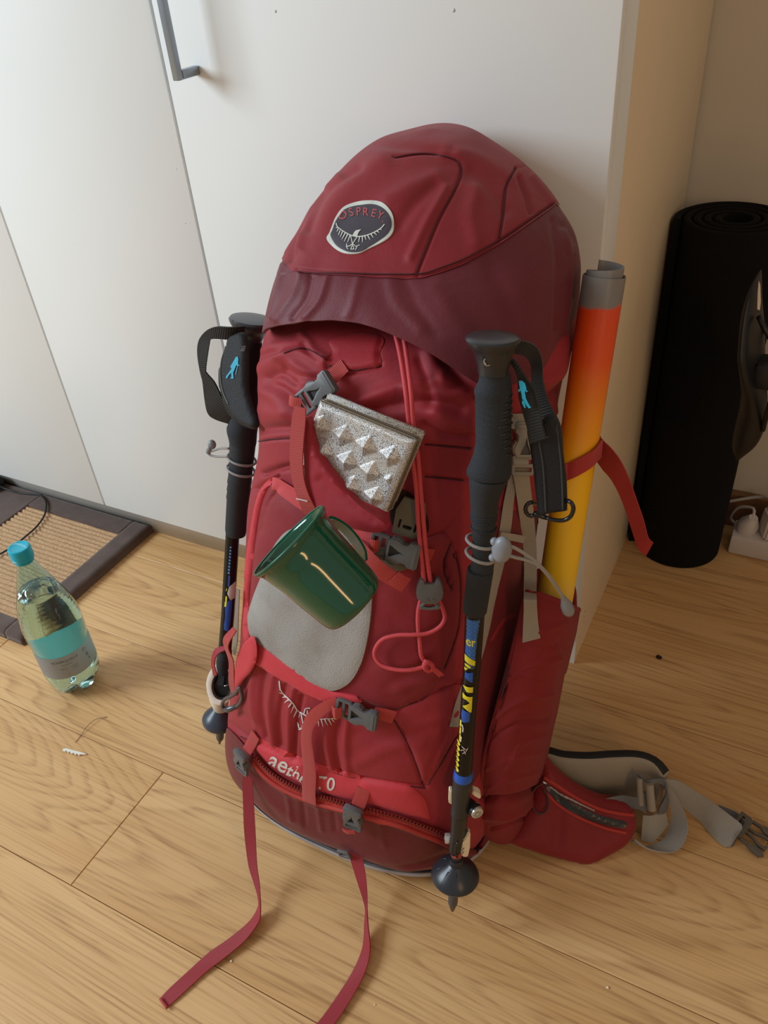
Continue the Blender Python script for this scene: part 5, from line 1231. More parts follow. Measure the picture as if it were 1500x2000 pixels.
sp2 = N(nt, 'ShaderNodeTexVoronoi'); sp2.inputs['Scale'].default_value = 90; nt.links.new(tc.outputs['Object'], sp2.inputs['Vector'])
rs = ramp(nt, sp2.outputs['Distance'], [(.03, (.45, .35, .3)), (.07, (1, 1, 1))])
n5 = N(nt, 'ShaderNodeTexNoise'); n5.inputs['Scale'].default_value = 26; nt.links.new(tc.outputs['Object'], n5.inputs['Vector'])
mxx = N(nt, 'ShaderNodeMix', data_type='RGBA', blend_type='MULTIPLY'); rr5 = ramp(nt, n5.outputs[0], [(.5, (0, 0, 0)), (.7, (.5, .5, .5))]); nt.links.new(rr5.outputs[0], mxx.inputs['Factor'])
nt.links.new(r.outputs[0], mxx.inputs['A']); nt.links.new(rs.outputs[0], mxx.inputs['B']); nt.links.new(mxx.outputs['Result'], b.inputs['Base Color'])
b.inputs['Roughness'].default_value = .33
Lt = np.linalg.norm(TUBE_T - TUBE_END); V = []; Fs = []; uv = []; a0 = nrm(np.cross(tdir, [0, 1, 0])); b0_ = np.cross(tdir, a0)
ths = np.linspace(0, 2 * math.pi * 2.25, 150)
hs = [0, .25, .5, .75, .9, .95, .985, 1.0]
for h in hs:
    for side_ in (0, 1):
        for t in ths:
            R_ = tr - .0018 * t / (2 * math.pi) * 1.6 - side_ * .0009
            e = .010 * max(0, t / (2 * math.pi) - 1) * (h > .99) ; V.append(TUBE_END + tdir * (Lt * h + e) + R_ * (math.cos(t - 2.4) * a0 + math.sin(t - 2.4) * b0_)); uv.append((t, 1 - (1 - h) * Lt / .675))
nT = len(ths)
for i in range(len(hs) - 1):
    for s in (0, 1):
        for j in range(nT - 1):
            a = (i * 2 + s) * nT + j; c = a + 2 * nT; f = (a, a + 1, c + 1, c); Fs.append(f if s else f[::-1])
i = len(hs) - 1
for j in range(nT - 1): a = (i * 2) * nT + j; Fs.append((a, a + 1, a + nT + 1, a + nT))
tube = mesh_obj('rolled_sheet', V, Fs, tm, None, True, uv); sharpen(tube, 50)
tag(tube, 'orange to yellow rolled plastic sheet with grey rim standing in the side pocket', 'rolled sheet')
# red strap round the roll, with its loose end
tc0 = lambda h: TUBE_END + tdir * (Lt * h)
def on_tube(px, py, off=.0012):
    d = ray(px, py); w = CAM - TUBE_END; a_ = d - tdir * (d @ tdir); c_ = w - tdir * (w @ tdir); A = a_ @ a_; B = 2 * a_ @ c_; C_ = c_ @ c_ - (tr + off) ** 2
    disc = B * B - 4 * A * C_; t = (-B - math.sqrt(max(disc, 0))) / (2 * A); return CAM + d * t
edge_strap('tube_strap', [(at(1090, 914, y=.66), at(1090, 944, y=.66)), (on_tube(1104, 907), on_tube(1103, 940)), (on_tube(1120, 900), on_tube(1119, 934)), (on_tube(1138, 891), on_tube(1136, 925)), (on_tube(1154, 882), on_tube(1149, 917)), (on_tube(1164, 874), on_tube(1158, 910)), (on_tube(1167, 868) + np.array([.002, .012, .0]), on_tube(1164, 904) + np.array([.002, .012, 0]))], WB, pack)
y_ = .735
edge_strap('tube_strap_end', [(at(1162, 838, y=y_), at(1171, 830, y=y_)), (at(1163, 890, y=y_ - .01), at(1172, 853, y=y_ - .01)), (at(1176, 915, y=y_ - .02), at(1194, 876, y=y_ - .02)), (at(1193, 935, y=y_ - .03), at(1212, 900, y=y_ - .03)), (at(1210, 966, y=y_ - .035), at(1229, 936, y=y_ - .035)), (at(1223, 1000, y=y_ - .04), at(1243, 975, y=y_ - .04)), (at(1236, 1040, y=y_ - .045), at(1257, 1016, y=y_ - .045)), (at(1247, 1072, y=y_ - .05), at(1266, 1050, y=y_ - .05)), (at(1262, 1085, y=y_ - .05), at(1276, 1060, y=y_ - .05))], webbing('tube_strap_red', srgb(176, 46, 42)), pack)
# ------------------------------------------------------------------ trekking poles
def pole_axis(t2, y2, t1, y1):
    A = at(*t2, y=y2); B = at(*t1, y=y1); return A, B
class Pole:
    def __init__(s, top, ytop, bot, ybot):
        s.A = at(*top, y=ytop); s.B = at(*bot, y=ybot); s.ax = nrm(s.A - s.B)
        s.side = nrm(RW[0] - s.ax * np.dot(RW[0], s.ax)); s.fr = np.cross(s.side, s.ax)
        if np.dot(s.fr, CAM - s.A) < 0: s.fr = -s.fr
        q = np.linspace(-.05, 1.05, 1101); P = s.B + (s.A - s.B) * q[:, None]; pp, dd = project(P); s.q = q; s.pp = pp; s.dd = dd
    def c(s, py):
        k = np.interp(-py, -s.pp[:, 1], s.q); P = s.B + (s.A - s.B) * k; pp, d = project(P); return P, pp[0], float(d)
    def ring(s, py, xl, xr, n=36, fs=1.0):
        P, cx, d = s.c(py); r = (xr - xl) / 2 * d / F; o = ((xl + xr) / 2 - cx) * d / F
        t = np.linspace(0, 2 * math.pi, n, endpoint=False); return P + s.side * o + r * (np.cos(t)[:, None] * s.side + fs * np.sin(t)[:, None] * s.fr)
    def part(s, name, prof, mat, parent, n=36, sm=True, uv=False, sub=None, sharp=40, cap=True, fs=1.0, label=None):
        R_ = [s.ring(*p, n=n, fs=fs) for p in prof]; V = np.vstack(R_); k = len(R_)
        Fs = [(i * n + j, i * n + (j + 1) % n, (i + 1) * n + (j + 1) % n, (i + 1) * n + j) for i in range(k - 1) for j in range(n)]
        if cap: Fs += [tuple(reversed(range(n))), tuple(range((k - 1) * n, k * n))]
        uvs = None
        if uv:
            uvs = []
            for i, p in enumerate(prof):
                for j in range(n): uvs.append((((j / n) + .25) % 1.0, p[0]))
        o = mesh_obj(name, V, Fs, mat, parent, True, uvs, label=label); bm = bmesh.new(); bm.from_mesh(o.data); bmesh.ops.recalc_face_normals(bm, faces=bm.faces); bm.to_mesh(o.data); bm.free(); sharpen(o, sharp); return o
    def front(s, px, py, r_px, off=.0003):
        """point on the visible side of the shaft"""
        P, cx, d = s.c(py); r = r_px * d / F; x = (px - cx) * d / F; x = max(-r * .995, min(r * .995, x)); return P + s.side * x + s.fr * (math.sqrt(r * r - x * x) + off)
    def front2(s, px, py, xl, xr, fs=1.0, off=.0):
        P, cx, d = s.c(py); r = (xr - xl) / 2 * d / F; o = ((xl + xr) / 2 - cx) * d / F; x = max(-.998 * r, min(.998 * r, (px - (xl + xr) / 2) * d / F))
        return P + s.side * (o + x) + s.fr * (fs * math.sqrt(r * r - x * x) + off)
    def decal(s, name, polys, r_px, mat, parent, step=3, off=.0003):
        V = []; Fs = []
        for P in polys:
            P = resample(np.vstack([P, P[:1]]), step)[:-1]; n = len(P); x0, y0 = P.min(0); x1, y1 = P.max(0)
            gx, gy = np.meshgrid(np.arange(x0, x1, step), np.arange(y0, y1, step)); Q = np.stack([gx.ravel(), gy.ravel()], 1); Q = Q[inside(Q, P)]
            if len(Q): Q = Q[seg_dist(Q, np.vstack([P, P[:1]])) > step * .4]
            A = np.vstack([P, Q]) if len(Q) else P
            r = delaunay_2d_cdt([Vector(v) for v in A], [(i, (i + 1) % n) for i in range(n)], [], 0, 1e-6); A = np.array([tuple(v) for v in r[0]]); b0 = len(V)
            V += [s.front(x, y, r_px(y) if callable(r_px) else r_px, off) for x, y in A]
            Fs += [tuple(b0 + i for i in f) for f in r[2] if inside(A[list(f)].mean(0)[None], P)[0]]
        return mesh_obj(name, V, Fs, mat, parent, False)
YEL = plain('yellow_print', srgb(222, 210, 50), .35); BLU = plain('blue_print', srgb(24, 84, 176), .35, var=.1); SKY = plain('turquoise_embroidery', srgb(30, 160, 190), .6, nscale=900, bs=.4)
SHAFT = plain('black_anodised_shaft', srgb(26, 26, 26), .25, .5)
PR = Pole((965, 662), .548, (883, 1778), .437)
poleR = empty('trekking_pole', 'trekking pole strapped upright in front of the pack, yellow and blue prints on its shaft', 'trekking pole', tuple(PR.B))
poleR['group'] = 'trekking poles on the pack'
ax = PR
PR.part('handle_cap', [(728, 933, 995), (714, 932, 996), (700, 928, 1000), (688, 924, 1003), (678, 917, 1008), (671, 911, 1013), (666, 909, 1016), (662, 908, 1018), (659, 911, 1016), (657, 920, 1010), (656, 940, 990)], plain('satin_black_cap', srgb(40, 41, 44), .28, nscale=20), poleR, 48)
gp = [(930, 920, 996), (928, 912, 997), (922, 911, 998), (916, 913, 999), (905, 918, 999), (890, 924, 999), (870, 928, 999)]
y = 866
while y > 770:
    gp += [(y, 929 + (866 - y) * -.02, 999), (y - 1, 929, 999), (y - 2.2, 929, 999)]; y -= 12
gp += [(768, 926, 1000), (763, 926, 1000), (756, 929, 1000), (745, 935, 998), (735, 936, 997), (728, 936, 996)]
# foam grip with finger grooves on its right side
gR = Pole.part(PR, 'foam_grip', gp, M['foam'], poleR, 48, fs=.86)
for i, yy in enumerate(np.arange(768, 892, 14)):
    w = 28 - abs(i - 4) * 2.4; L = [(999 - w, yy + 1), (999 - w * .6, yy - 1), (999 - w * .25, yy), (999.5, yy + .5)]
    mb = MB(); mb.tube([PR.front2(x, q, 929, 999, .86, .0001) for x, q in L], [.0005, .0013, .0016, .0014], 8); mb.build('grip_groove', M['black'], poleR)
PR.part('grip_extension', [(1112, 919, 964), (1104, 919.5, 964), (1100, 922, 962), (1040, 922, 966), (1010, 920, 970), (975, 918, 975), (955, 917, 982), (940, 916, 990), (930, 918, 994)], plain('black_rubber_sleeve', srgb(36, 38, 42), .8, nscale=600, bs=.4), poleR, 40)
for yy in (1003, 1008, 1014, 1030):
    P_, _, d_ = PR.c(yy); mb = MB(); cxx = {1003: (920, 970)}.get(yy, (920.5, 968.5)); rr = (cxx[1] - cxx[0]) / 2 * d_ / F; o_ = ((cxx[0] + cxx[1]) / 2 - PR.c(yy)[1]) * d_ / F
    t_ = np.linspace(0, 2 * math.pi, 41); mb.tube(P_ + PR.side * o_ + (rr + .0002) * (np.cos(t_)[:, None] * PR.side + np.sin(t_)[:, None] * PR.fr), .0009, 6); mb.build('grip_rib', M['foam'], poleR)
PR.part('lower_sleeve', [(1195, 905, 949), (1192, 904, 951), (1120, 911, 963), (1112, 913, 964)], M['foam'], poleR, 40)
PR.part('shaft', [(1530, 888, 921), (1510, 889, 922), (1400, 898, 929), (1300, 905, 939), (1195, 908, 947)], SHAFT, poleR, 40)
RP = lambda y: np.interp(y, [1195, 1300, 1400, 1530], [19.5, 17, 15.5, 16.5])
def q6(s): return pts(s) * .16 + np.array([820, 1160])
for s_ in ('575,255 755,275 745,520 735,820 690,830 640,750 545,660 560,480', '545,900 715,885 705,1020 620,1015 540,960', '515,1350 640,1400 675,1400 660,1430 600,1490 505,1510 500,1400'): PR.decal('blue_print', [q6(s_)], RP, BLU, poleR)
trs = []
for yy in range(1200, 1290, 8):
    for x0_, x1_ in ((911, 920), (920, 929), (929, 938)):
        trs += [stroke_poly([(x0_, yy), ((x0_ + x1_) / 2, yy + 4), (x1_, yy + 8)], .9), stroke_poly([(x1_, yy), ((x0_ + x1_) / 2, yy + 4), (x0_, yy + 8)], .9), stroke_poly([(x0_, yy), ((x0_ + x1_) / 2, yy), (x1_, yy)], .8), stroke_poly([(x0_, yy), (x0_, yy + 4), (x0_, yy + 8)], .8)]
PR.decal('line_pattern', trs, RP, plain('light_blue_print', srgb(84, 150, 214), .35), poleR, 4, .0005)
PR.decal('yellow_print', [q6('540,680 690,765 665,810 600,790 540,760'), q6('540,790 590,800 620,830 600,840 540,815'), q6('535,835 580,845 540,875'), q6('518,1060 700,1075 690,1140 560,1130'), q6('515,1150 560,1180 690,1195 680,1395 600,1375 510,1310 545,1290 600,1260 560,1225 515,1215')], RP, YEL, poleR, off=.0006)
V2, Fs_ = text_pts('er', 1.0, 1.0, .02); mesh_obj('yellow_print', [PR.front(917.5 + x * 21, 1243 - y * 24 + x * 2, RP(1243), .0006) for x, y in V2], Fs_, YEL, poleR, False)
PR.decal('yellow_letters', [stroke_poly([(893.5 - (yy - 1440) * .06, yy), (896 - (yy - 1440) * .06, yy + 4), (894 - (yy - 1440) * .06, yy + 8)], 4) for yy in range(1440, 1500, 10)] + [stroke_poly([(899 - (yy - 1400) * .05, yy), (898.4 - (yy - 1400) * .05, yy + 8), (898 - (yy - 1400) * .05, yy + 13)], 2.5) for yy in range(1398, 1440, 14)], RP, YEL, poleR, off=.0006)
PR.decal('white_scuffs', [stroke_poly([(901, 1405), (903, 1412), (902, 1420)], 2.4), stroke_poly([(900, 1428), (899, 1434), (898, 1440)], 2), stroke_poly([(900, 1446), (905, 1450), (912, 1453)], 1.6), stroke_poly([(898, 1455), (904, 1452), (908, 1461)], 1.6), stroke_poly([(901, 1460), (908, 1456), (913, 1448)], 1.4)], RP, M['print'], poleR, off=.0006)
PR.part('blue_collar', [(1519, 885, 923), (1517, 885, 924), (1508, 887, 924), (1505, 889, 922)], BLU, poleR, 40)
lock = PR.part('lever_lock', [(1588, 880, 914), (1583, 880, 916), (1581, 881, 915), (1560, 882, 917), (1530, 884, 922), (1521, 884, 925), (1518, 886, 923)], plain('worn_black_collar', srgb(38, 38, 36), .45), poleR, 40)
PR.part('lever_lock', [(1664, 878, 900), (1660, 876, 902), (1640, 878, 905), (1620, 880, 911), (1600, 880, 913), (1589, 881, 914)], M['black'], poleR, 40)
def knob(P, ax_, r, h, mat, parent, name='knob', n=28):
    mb = MB(); mb.lathe([(0, r * .8), (h * .1, r * .98), (h * .7, r), (h * .9, r * .9), (h * .92, r * .62), (h * .8, r * .58), (h * .82, r * .3), (h * .98, r * .26), (h, r * .05)], P, ax_, n); return mb.build(name, mat, parent, True, 40)
KM = plain('clear_silver_knob', srgb(200, 200, 196), .15, .6)
c_ = PR.front(914, 1576, 17, 0); knob(c_ + PR.side * .006 + PR.fr * -.004, nrm(PR.side * .35 + PR.fr), .0075, .012, KM, poleR)
mb = MB(); mb.lathe([(0, .006), (.014, .0085), (.016, .008)], c_ + PR.side * .0 - PR.fr * .010, nrm(PR.side * .5 + PR.fr * .8), 20); mb.build('knob_socket', M['black'], poleR, True, 40)
c2_ = PR.front(876, 1648, 14, 0); knob(c2_ + PR.fr * -.008 + PR.side * .002, -PR.side, .0062, .008, KM, poleR)
WH = plain('cream_lever', srgb(224, 212, 184), .4, var=.03)
def lever(poly, fo, th, nm='lever', o3=None):
    P = np.array([PR.c(y)[0] + PR.side * ((x - PR.c(y)[1]) * PR.c(y)[2] / F) for x, y in poly]); mb = MB(); n = len(P)
    A = P + PR.fr * (fo + th / 2); B = P + PR.fr * (fo - th / 2); mb.add(list(A) + list(B), [tuple(range(n)), tuple(reversed(range(n, 2 * n)))] + [(i, i + n, (i + 1) % n + n, (i + 1) % n) for i in range(n)])
    o = mb.build(nm, WH, poleR); bm = bmesh.new(); bm.from_mesh(o.data); bmesh.ops.bevel(bm, geom=[e for e in bm.edges if e.calc_face_angle(0) > .9], offset=.0012, segments=2, affect='EDGES'); bm.to_mesh(o.data); bm.free(); sharpen(o, 40)
lever([(877, 1544), (881, 1541), (884, 1544), (884, 1568), (880, 1570), (876, 1566)], -.002, .008)
lever([(923, 1542), (934, 1546), (939, 1551), (938, 1558), (928, 1553), (922, 1548)], -.002, .010)
lever([(914, 1616), (918, 1622), (917, 1648), (913, 1666), (903, 1666), (899, 1660), (901, 1636), (908, 1628)], .002, .008)
for yy in (1648, 1655):
    mb = MB(); mb.tube([PR.front(900, yy - 1, 14, .0035), PR.front(907, yy, 14, .0042), PR.front(914, yy - 2, 15, .001)], .0005, 6); mb.build('lever_groove', plain('groove_brown', srgb(120, 96, 70), .8), poleR)
mb = MB(); mb.tube([PR.front(893, 1632, 14, .0008), PR.front(889, 1640, 14, .0008), PR.front(888, 1655, 14, .0008), PR.front(892, 1662, 13, .0008)], .0012, 6); mb.build('lock_slot', M['black'], poleR)
PR.part('red_sleeve', [(1672, 883, 899), (1668, 880, 903), (1662, 879, 904), (1658, 880, 903)], M['web'], poleR, 30)
PR.part('lower_shaft', [(1692, 879, 903), (1686, 879, 903), (1680, 881, 902), (1665, 882, 902)], M['black'], poleR, 30)
bs = PR.part('basket', [(1716, 874, 900), (1715, 850, 924), (1712, 844, 934), (1709, 842, 936), (1706, 844, 935), (1700, 851, 930), (1694, 861, 921), (1689, 872, 910), (1686, 877, 905), (1676, 878, 904)], plain('dark_basket_plastic', srgb(40, 43, 50), .32, nscale=20), poleR, 48)
for sx0, sx1 in (((884, 1701), (872, 1722)), ((892, 1701), (899, 1722)), ((900, 1700), (918, 1712)), ((878, 1700), (862, 1712))):
    pass
for a in np.linspace(0, 2 * math.pi, 9)[:-1]:
    P0, _, d0 = PR.c(1690); P1_, _, d1 = PR.c(1705)
    mb = MB(); mb.tube([P0 + .0125 * (math.cos(a) * PR.side + math.sin(a) * PR.fr), P0 * .4 + P1_ * .6 + .0215 * (math.cos(a) * PR.side + math.sin(a) * PR.fr), P1_ + .0255 * (math.cos(a) * PR.side + math.sin(a) * PR.fr)], .0006, 6); mb.build('basket_rib', M['glossblack'], bs)
PR.part('pole_tip', [(1779, 881, 886), (1774, 879, 889), (1768, 877, 891), (1764, 877, 893)], plain('worn_tip_metal', srgb(110, 100, 90), .4, .8), poleR, 24)
PR.part('tip_sleeve', [(1765, 876, 893), (1762, 875, 894), (1740, 876, 896), (1736, 877, 897)], plain('grey_tip_plastic', srgb(74, 74, 74), .5), poleR, 24)
p_ = PR.front2(949, 696, 930, 999, 1.0, -.0008); mb = MB(); mb.lathe([(0, .0036), (.0018, .0036), (.0019, .0027), (.0008, .0026), (.0009, .0001)], p_, PR.fr, 18); mb.build('cap_screw', M['steel'], poleR, True, 40)
# wrist strap of the right pole
ys = .565
BF = M['blackfab']; bw_ = webbing('black_ribbed_webbing', srgb(30, 31, 33), .0026)
edge_strap('wrist_strap', [(at(1003, 664, y=.555), at(1003, 690, y=.555)), (at(1028, 667, y=.56), at(1018, 692, y=.56)), (at(1048, 678, y=.568), at(1030, 700, y=.568)), (at(1059, 705, y=.575), at(1037, 716, y=.575)), (at(1061, 745, y=.58), at(1038, 748, y=.58)), (at(1072, 785, y=.582), at(1046, 792, y=.582)), (at(1094, 830, y=.58), at(1070, 838, y=.58)), (at(1100, 880, y=.578), at(1076, 884, y=.578))], bw_, poleR, th=.0022)
edge_strap('wrist_strap', [(at(1000, 700, y=.552), at(998, 707, y=.552)), (at(1012, 714, y=.550), at(1006, 722, y=.550)), (at(1026, 735, y=.550), at(1012, 742, y=.550)), (at(1044, 762, y=.550), at(1013, 770, y=.550)), (at(1052, 792, y=.548), at(1020, 800, y=.548)), (at(1058, 826, y=.546), at(1030, 834, y=.546)), (at(1066, 856, y=.545), at(1036, 866, y=.545))], bw_, poleR, th=.0026)
pad, PAD = cushion('wrist_pad', '1030,836 1050,828 1072,808 1086,818 1095,850 1101,890 1107,940 1108,992 1104,998 1080,1001 1054,1004 1047,970 1042,920 1036,880', at(1070, 920, y=.548), (.3, -1, .35), BF, poleR, puff=.006, fall=9, step=5, back=.001)
for s in ('1050,850 1060,905 1064,960 1066,1000', '1085,830 1094,890 1098,950 1099,996'):
    cordline('pad_stitching', s3(PAD, s, .0003), .0008, plain('dark_stitch', srgb(60, 60, 62), .8), pad, 6)
cordline('pad_stitching', s3(PAD, '1036,863 1055,858 1072,852', .0003), .0008, plain('dark_stitch', srgb(60, 60, 62), .8), pad, 6)
def flat_px(name, polys, o, nn, mat, parent, off=.0006):
    mb = MB(); nn = nrm(nn); nn = nn if np.dot(CAM - o, nn) > 0 else -nn
    for P in polys:
        v, f = extrude(P, th=.0); b0 = len(v) // 2; X = [];
        for x, y, _ in v[:b0]: d = ray(x, y); t = ((o - CAM) @ nn) / (d @ nn); X.append(CAM + d * t + nn * off)
        mb.add(X, [q for q in f if max(q) < b0])
    return mb.build(name, mat, parent, False)
flat_px('embroidered_hiker', [pts('1016,742 1022,741 1028,746 1031,756 1028,764 1030,776 1036,788 1040,794 1035,795 1030,788 1024,778 1021,766 1018,756'), pts('1024,778 1028,786 1030,795 1026,793 1022,784'), pts('1030,758 1034,762 1030,764'), pts('1016,757 1020,760 1015,764'), pts('1021,770 1026,780 1024,781')], at(1026, 770, y=.5455), np.cross(at(1052, 792, y=.548) - at(1020, 800, y=.548), at(1044, 762, y=.55) - at(1052, 792, y=.548)), SKY, poleR, .003)
# oval ring hooked through the wrist strap
rg = [at(x, y, y=.535) for x, y in ((1032, 986), (1040, 980), (1050, 981), (1056, 988))]
ringp = [(1052, 1000), (1040, 1007), (1030, 1002), (1027, 992), (1034, 983), (1046, 980), (1056, 984)]
cordl = catmull(np.array([at(x, y, y=.538) for x, y in ((1058, 1002), (1046, 1008), (1035, 1008), (1027, 999), (1028, 988), (1037, 981), (1048, 981), (1060, 986))]), step=.003)
mb = MB(); mb.tube(catmull(np.array([at(x, y, y=yy) for x, y, yy in ((1048, 1004, .538), (1036, 1008, .538), (1027, 1000, .538), (1028, 988, .538), (1038, 981, .539), (1052, 985, .556), (1075, 990, .568), (1098, 988, .560), (1104, 979, .545), (1114, 980, .538), (1120, 992, .538), (1115, 1008, .538), (1102, 1016, .537), (1085, 1016, .536), (1066, 1011, .537))], float), step=.003), .0019, 10)
mb.tube([at(1066, 1011, y=.537), at(1048, 1004, y=.538), at(1042, 1002, y=.538)], [.0022, .0028, .0022], 10)
tag(mb.build('carabiner', plain('black_wire_gloss', srgb(26, 25, 25), .22), None), 'thin black oval carabiner hanging below the right pole\'s wrist pad', 'carabiner')

# grey bungee of the right pole ---------------------------------------------------
GC = M['gcord']
def ring_on(pole, py0, py1, xl, xr, r, name, mat, parent, back=True):
    P = []
    for t in np.linspace(0, 2 * math.pi, 33):
        py = (py0 + py1) / 2 + (py1 - py0) / 2 * math.cos(t); c, cx, d = pole.c(py); R_ = (xr - xl) / 2 * d / F + r; o_ = ((xl + xr) / 2 - cx) * d / F
        P.append(c + pole.side * (o_ + R_ * math.cos(t)) - pole.fr * R_ * math.sin(t))
    mb = MB(); mb.tube(P, r, 8); return mb.build(name, mat, parent)
ring_on(PR, 1053, 1062, 915, 962, .0016, 'bungee_loop', GC, pack); ring_on(PR, 1078, 1092, 914, 960, .0016, 'bungee_loop', GC, pack)
for (x, y) in ((966, 1058), (963, 1089)):
    bm = bmesh.new(); bmesh.ops.create_icosphere(bm, subdivisions=3, radius=.0036); mb = MB(); mb.bm(bm, Matrix.Translation(at(x, y, y=.468))); mb.build('bungee_bead', M['greyplastic'], pack)
bm = bmesh.new(); bmesh.ops.create_uvsphere(bm, u_segments=24, v_segments=14, radius=1)
for v in bm.verts: v.co.x *= .0082; v.co.y *= .0065; v.co.z *= .0132
mb = MB(); mb.bm(bm, Matrix.Translation(at(980, 1074, y=.468)) @ Matrix.Rotation(.12, 4, 'Y')); mb.build('cord_toggle', M['greyplastic'], pack)
for s in ([(964, 1058, .468), (985, 1064, .470), (1005, 1070, .475), (1030, 1085, .482), (1052, 1102, .492), (1075, 1128, .508), (1090, 1150, .522), (1103, 1174, .535)], [(962, 1090, .468), (985, 1084, .470), (1008, 1089, .476), (1035, 1096, .484), (1056, 1108, .494), (1077, 1132, .510), (1092, 1154, .524), (1104, 1176, .536)]):
    cordline('bungee_cord', np.array([at(a, b_, y=c_) for a, b_, c_ in s]), .0015, GC, pack, 8)
A = at(1100, 1166, y=.535); B = at(1113, 1200, y=.54); mb = MB(); Ln = np.linalg.norm(B - A); mb.lathe([(0, .002), (Ln * .2, .0034), (Ln * .45, .0055), (Ln * .8, .0058), (Ln * .96, .004), (Ln, .001)], A, B - A, 20); mb.build('bungee_end_tab', M['greyplastic'], pack)

# ------------------------------------------------------------------ left pole
PL = Pole((489, 626), .676, (428, 1447), .528)
poleL = empty('trekking_pole', 'trekking pole half hidden behind the pack\'s left side, white lock ring near its tip', 'trekking pole', tuple(PL.B))
poleL['group'] = 'trekking poles on the pack'
capP = [(664, 470, 512), (655, 468, 516), (648, 462, 520), (642, 456, 526), (636, 451, 532), (630, 448, 536), (626, 447, 537), (622, 450, 535), (620.5, 460, 526), (620, 478, 505)]
PL.part('handle_cap', capP, plain('satin_black_cap', srgb(52, 54, 60), .28, nscale=20), poleL, 48)
PL.part('foam_grip', [(866, 448, 500), (860, 447, 501), (845, 443, 502), (838, 443, 503), (828, 447, 504), (800, 452, 506), (760, 455, 508), (720, 458, 510), (690, 462, 511), (664, 468, 512)], M['foam'], poleL, 44)
PL.part('grip_extension', [(1042, 441, 480), (1036, 440, 481), (1032, 440, 482), (975, 443, 487), (972, 442, 488), (960, 444, 489), (957, 443, 490), (945, 445, 490), (942, 444, 491), (930, 446, 492), (895, 448, 496), (870, 448, 499), (866, 449, 499)], plain('black_rubber_sleeve', srgb(36, 38, 42), .8, nscale=600, bs=.4), poleL, 40)
PL.part('shaft', [(1275, 426, 452), (1200, 432, 458), (1042, 441, 468)], SHAFT, poleL, 32)
rl = lambda y: np.interp(y, [1042, 1275], [13.5, 13])
for s_ in ('447,1060 453,1060 450,1115 445,1115', '444,1118 452,1117 450,1138 443,1138', '442,1172 456,1160 453,1200 449,1226 438,1222 442,1200'): PL.decal('blue_print', [pts(s_)], rl, BLU, poleL)
PL.decal('blue_letters', [stroke_poly([(448.5 - i * .4, 1062 + i * 6.2), (451.5 - i * .4, 1063 + i * 6.2), (454.5 - i * .4, 1062 + i * 6.2)], 3.2) for i in range(9)], rl, plain('light_blue_print', srgb(84, 150, 214), .35), poleL, 3, .0006)
PL.decal('yellow_print', [pts('440,1141 446,1144 443,1150 440,1152'), pts('439,1158 446,1158 444,1178 438,1180')], rl, YEL, poleL, off=.0006)
PL.decal('pale_sticker', [pts('450,1138 462,1128 462,1160 452,1164 446,1152')], rl, M['badgerim'], poleL, off=.0008)
PL.part('shaft_collar', [(1312, 422, 448), (1290, 423, 450), (1283, 424, 451), (1280, 426, 452), (1276, 425, 453), (1270, 427, 453)], M['foam'], poleL, 32)
# white flip lock: open ring seen from the front
cc = PL.c(1333)[0]; d_ = PL.c(1333)[2]; kx = d_ / F
ro = []; ri = []
for t in np.linspace(0, 2 * math.pi, 40, endpoint=False):
    ro.append((math.cos(t) * 29 * (1.0 if math.sin(t) > -.2 else .96), math.sin(t) * 41)); ri.append((3 + math.cos(t) * 20.5, -2 + math.sin(t) * 28))
ro = [(x * kx, y * kx) for x, y in ro]; ri = [(x * kx, y * kx) for x, y in ri]
fv = nrm(CAM - cc + np.array([-.25, 0, -.25])); Mx = frame(cc + fv * .010 + PL.side * .0, PL.side, fv)
bevelled('lock_ring', [(ro, [ri], .021, 0)], plain('white_lock_plastic', srgb(232, 228, 214), .3, var=.02), poleL, Mx, .0025)
bevelled('lock_liner', [([(x * 1.0, y * 1.0) for x, y in ri], [[(x * .84 + .0002, y * .86) for x, y in ri]], .019, -.0006)], M['black'], poleL, Mx, .0005)
mb = MB(); v, f = extrude(ri, th=.003); mb.add(xf(Mx, np.array(v) + np.array([0, 0, -.009])), f); v, f = extrude(rrect(.009, .018, .002, 4, -.002, .006), th=.014); mb.add(xf(Mx, np.array(v) + np.array([0, 0, -.001])), f); mb.build('lock_core', M['glossblack'], poleL, True, 40)
mb = MB(); mb.tube(xf(Mx, [(.002, -.004, .004), (.007, -.002, .005), (.012, .001, .004)]), .0012, 8); mb.build('lock_pin', M['steel'], poleL)
PL.part('lock_foot', [(1388, 422, 440), (1383, 416, 446), (1366, 409, 447), (1350, 408, 448)], plain('cream_lock_plastic', srgb(224, 214, 190), .35, var=.02), poleL, 32)
bl = PL.part('basket', [(1414, 420, 440), (1413, 402, 456), (1410, 396, 462), (1406, 395, 463), (1401, 397, 461), (1395, 403, 455), (1388, 411, 448), (1381, 418, 442)], plain('slate_basket_plastic', srgb(58, 66, 78), .32, nscale=20), poleL, 44)
PL.part('tip_sleeve', [(1443, 423, 436), (1440, 422, 437), (1428, 422, 438)], plain('grey_tip_plastic', srgb(84, 80, 70), .5), poleL, 24)
PL.part('pole_tip', [(1452, 427, 431), (1448, 426, 432), (1443, 424, 435)], plain('worn_tip_metal', srgb(120, 104, 76), .4, .8), poleL, 24)
yb = .628
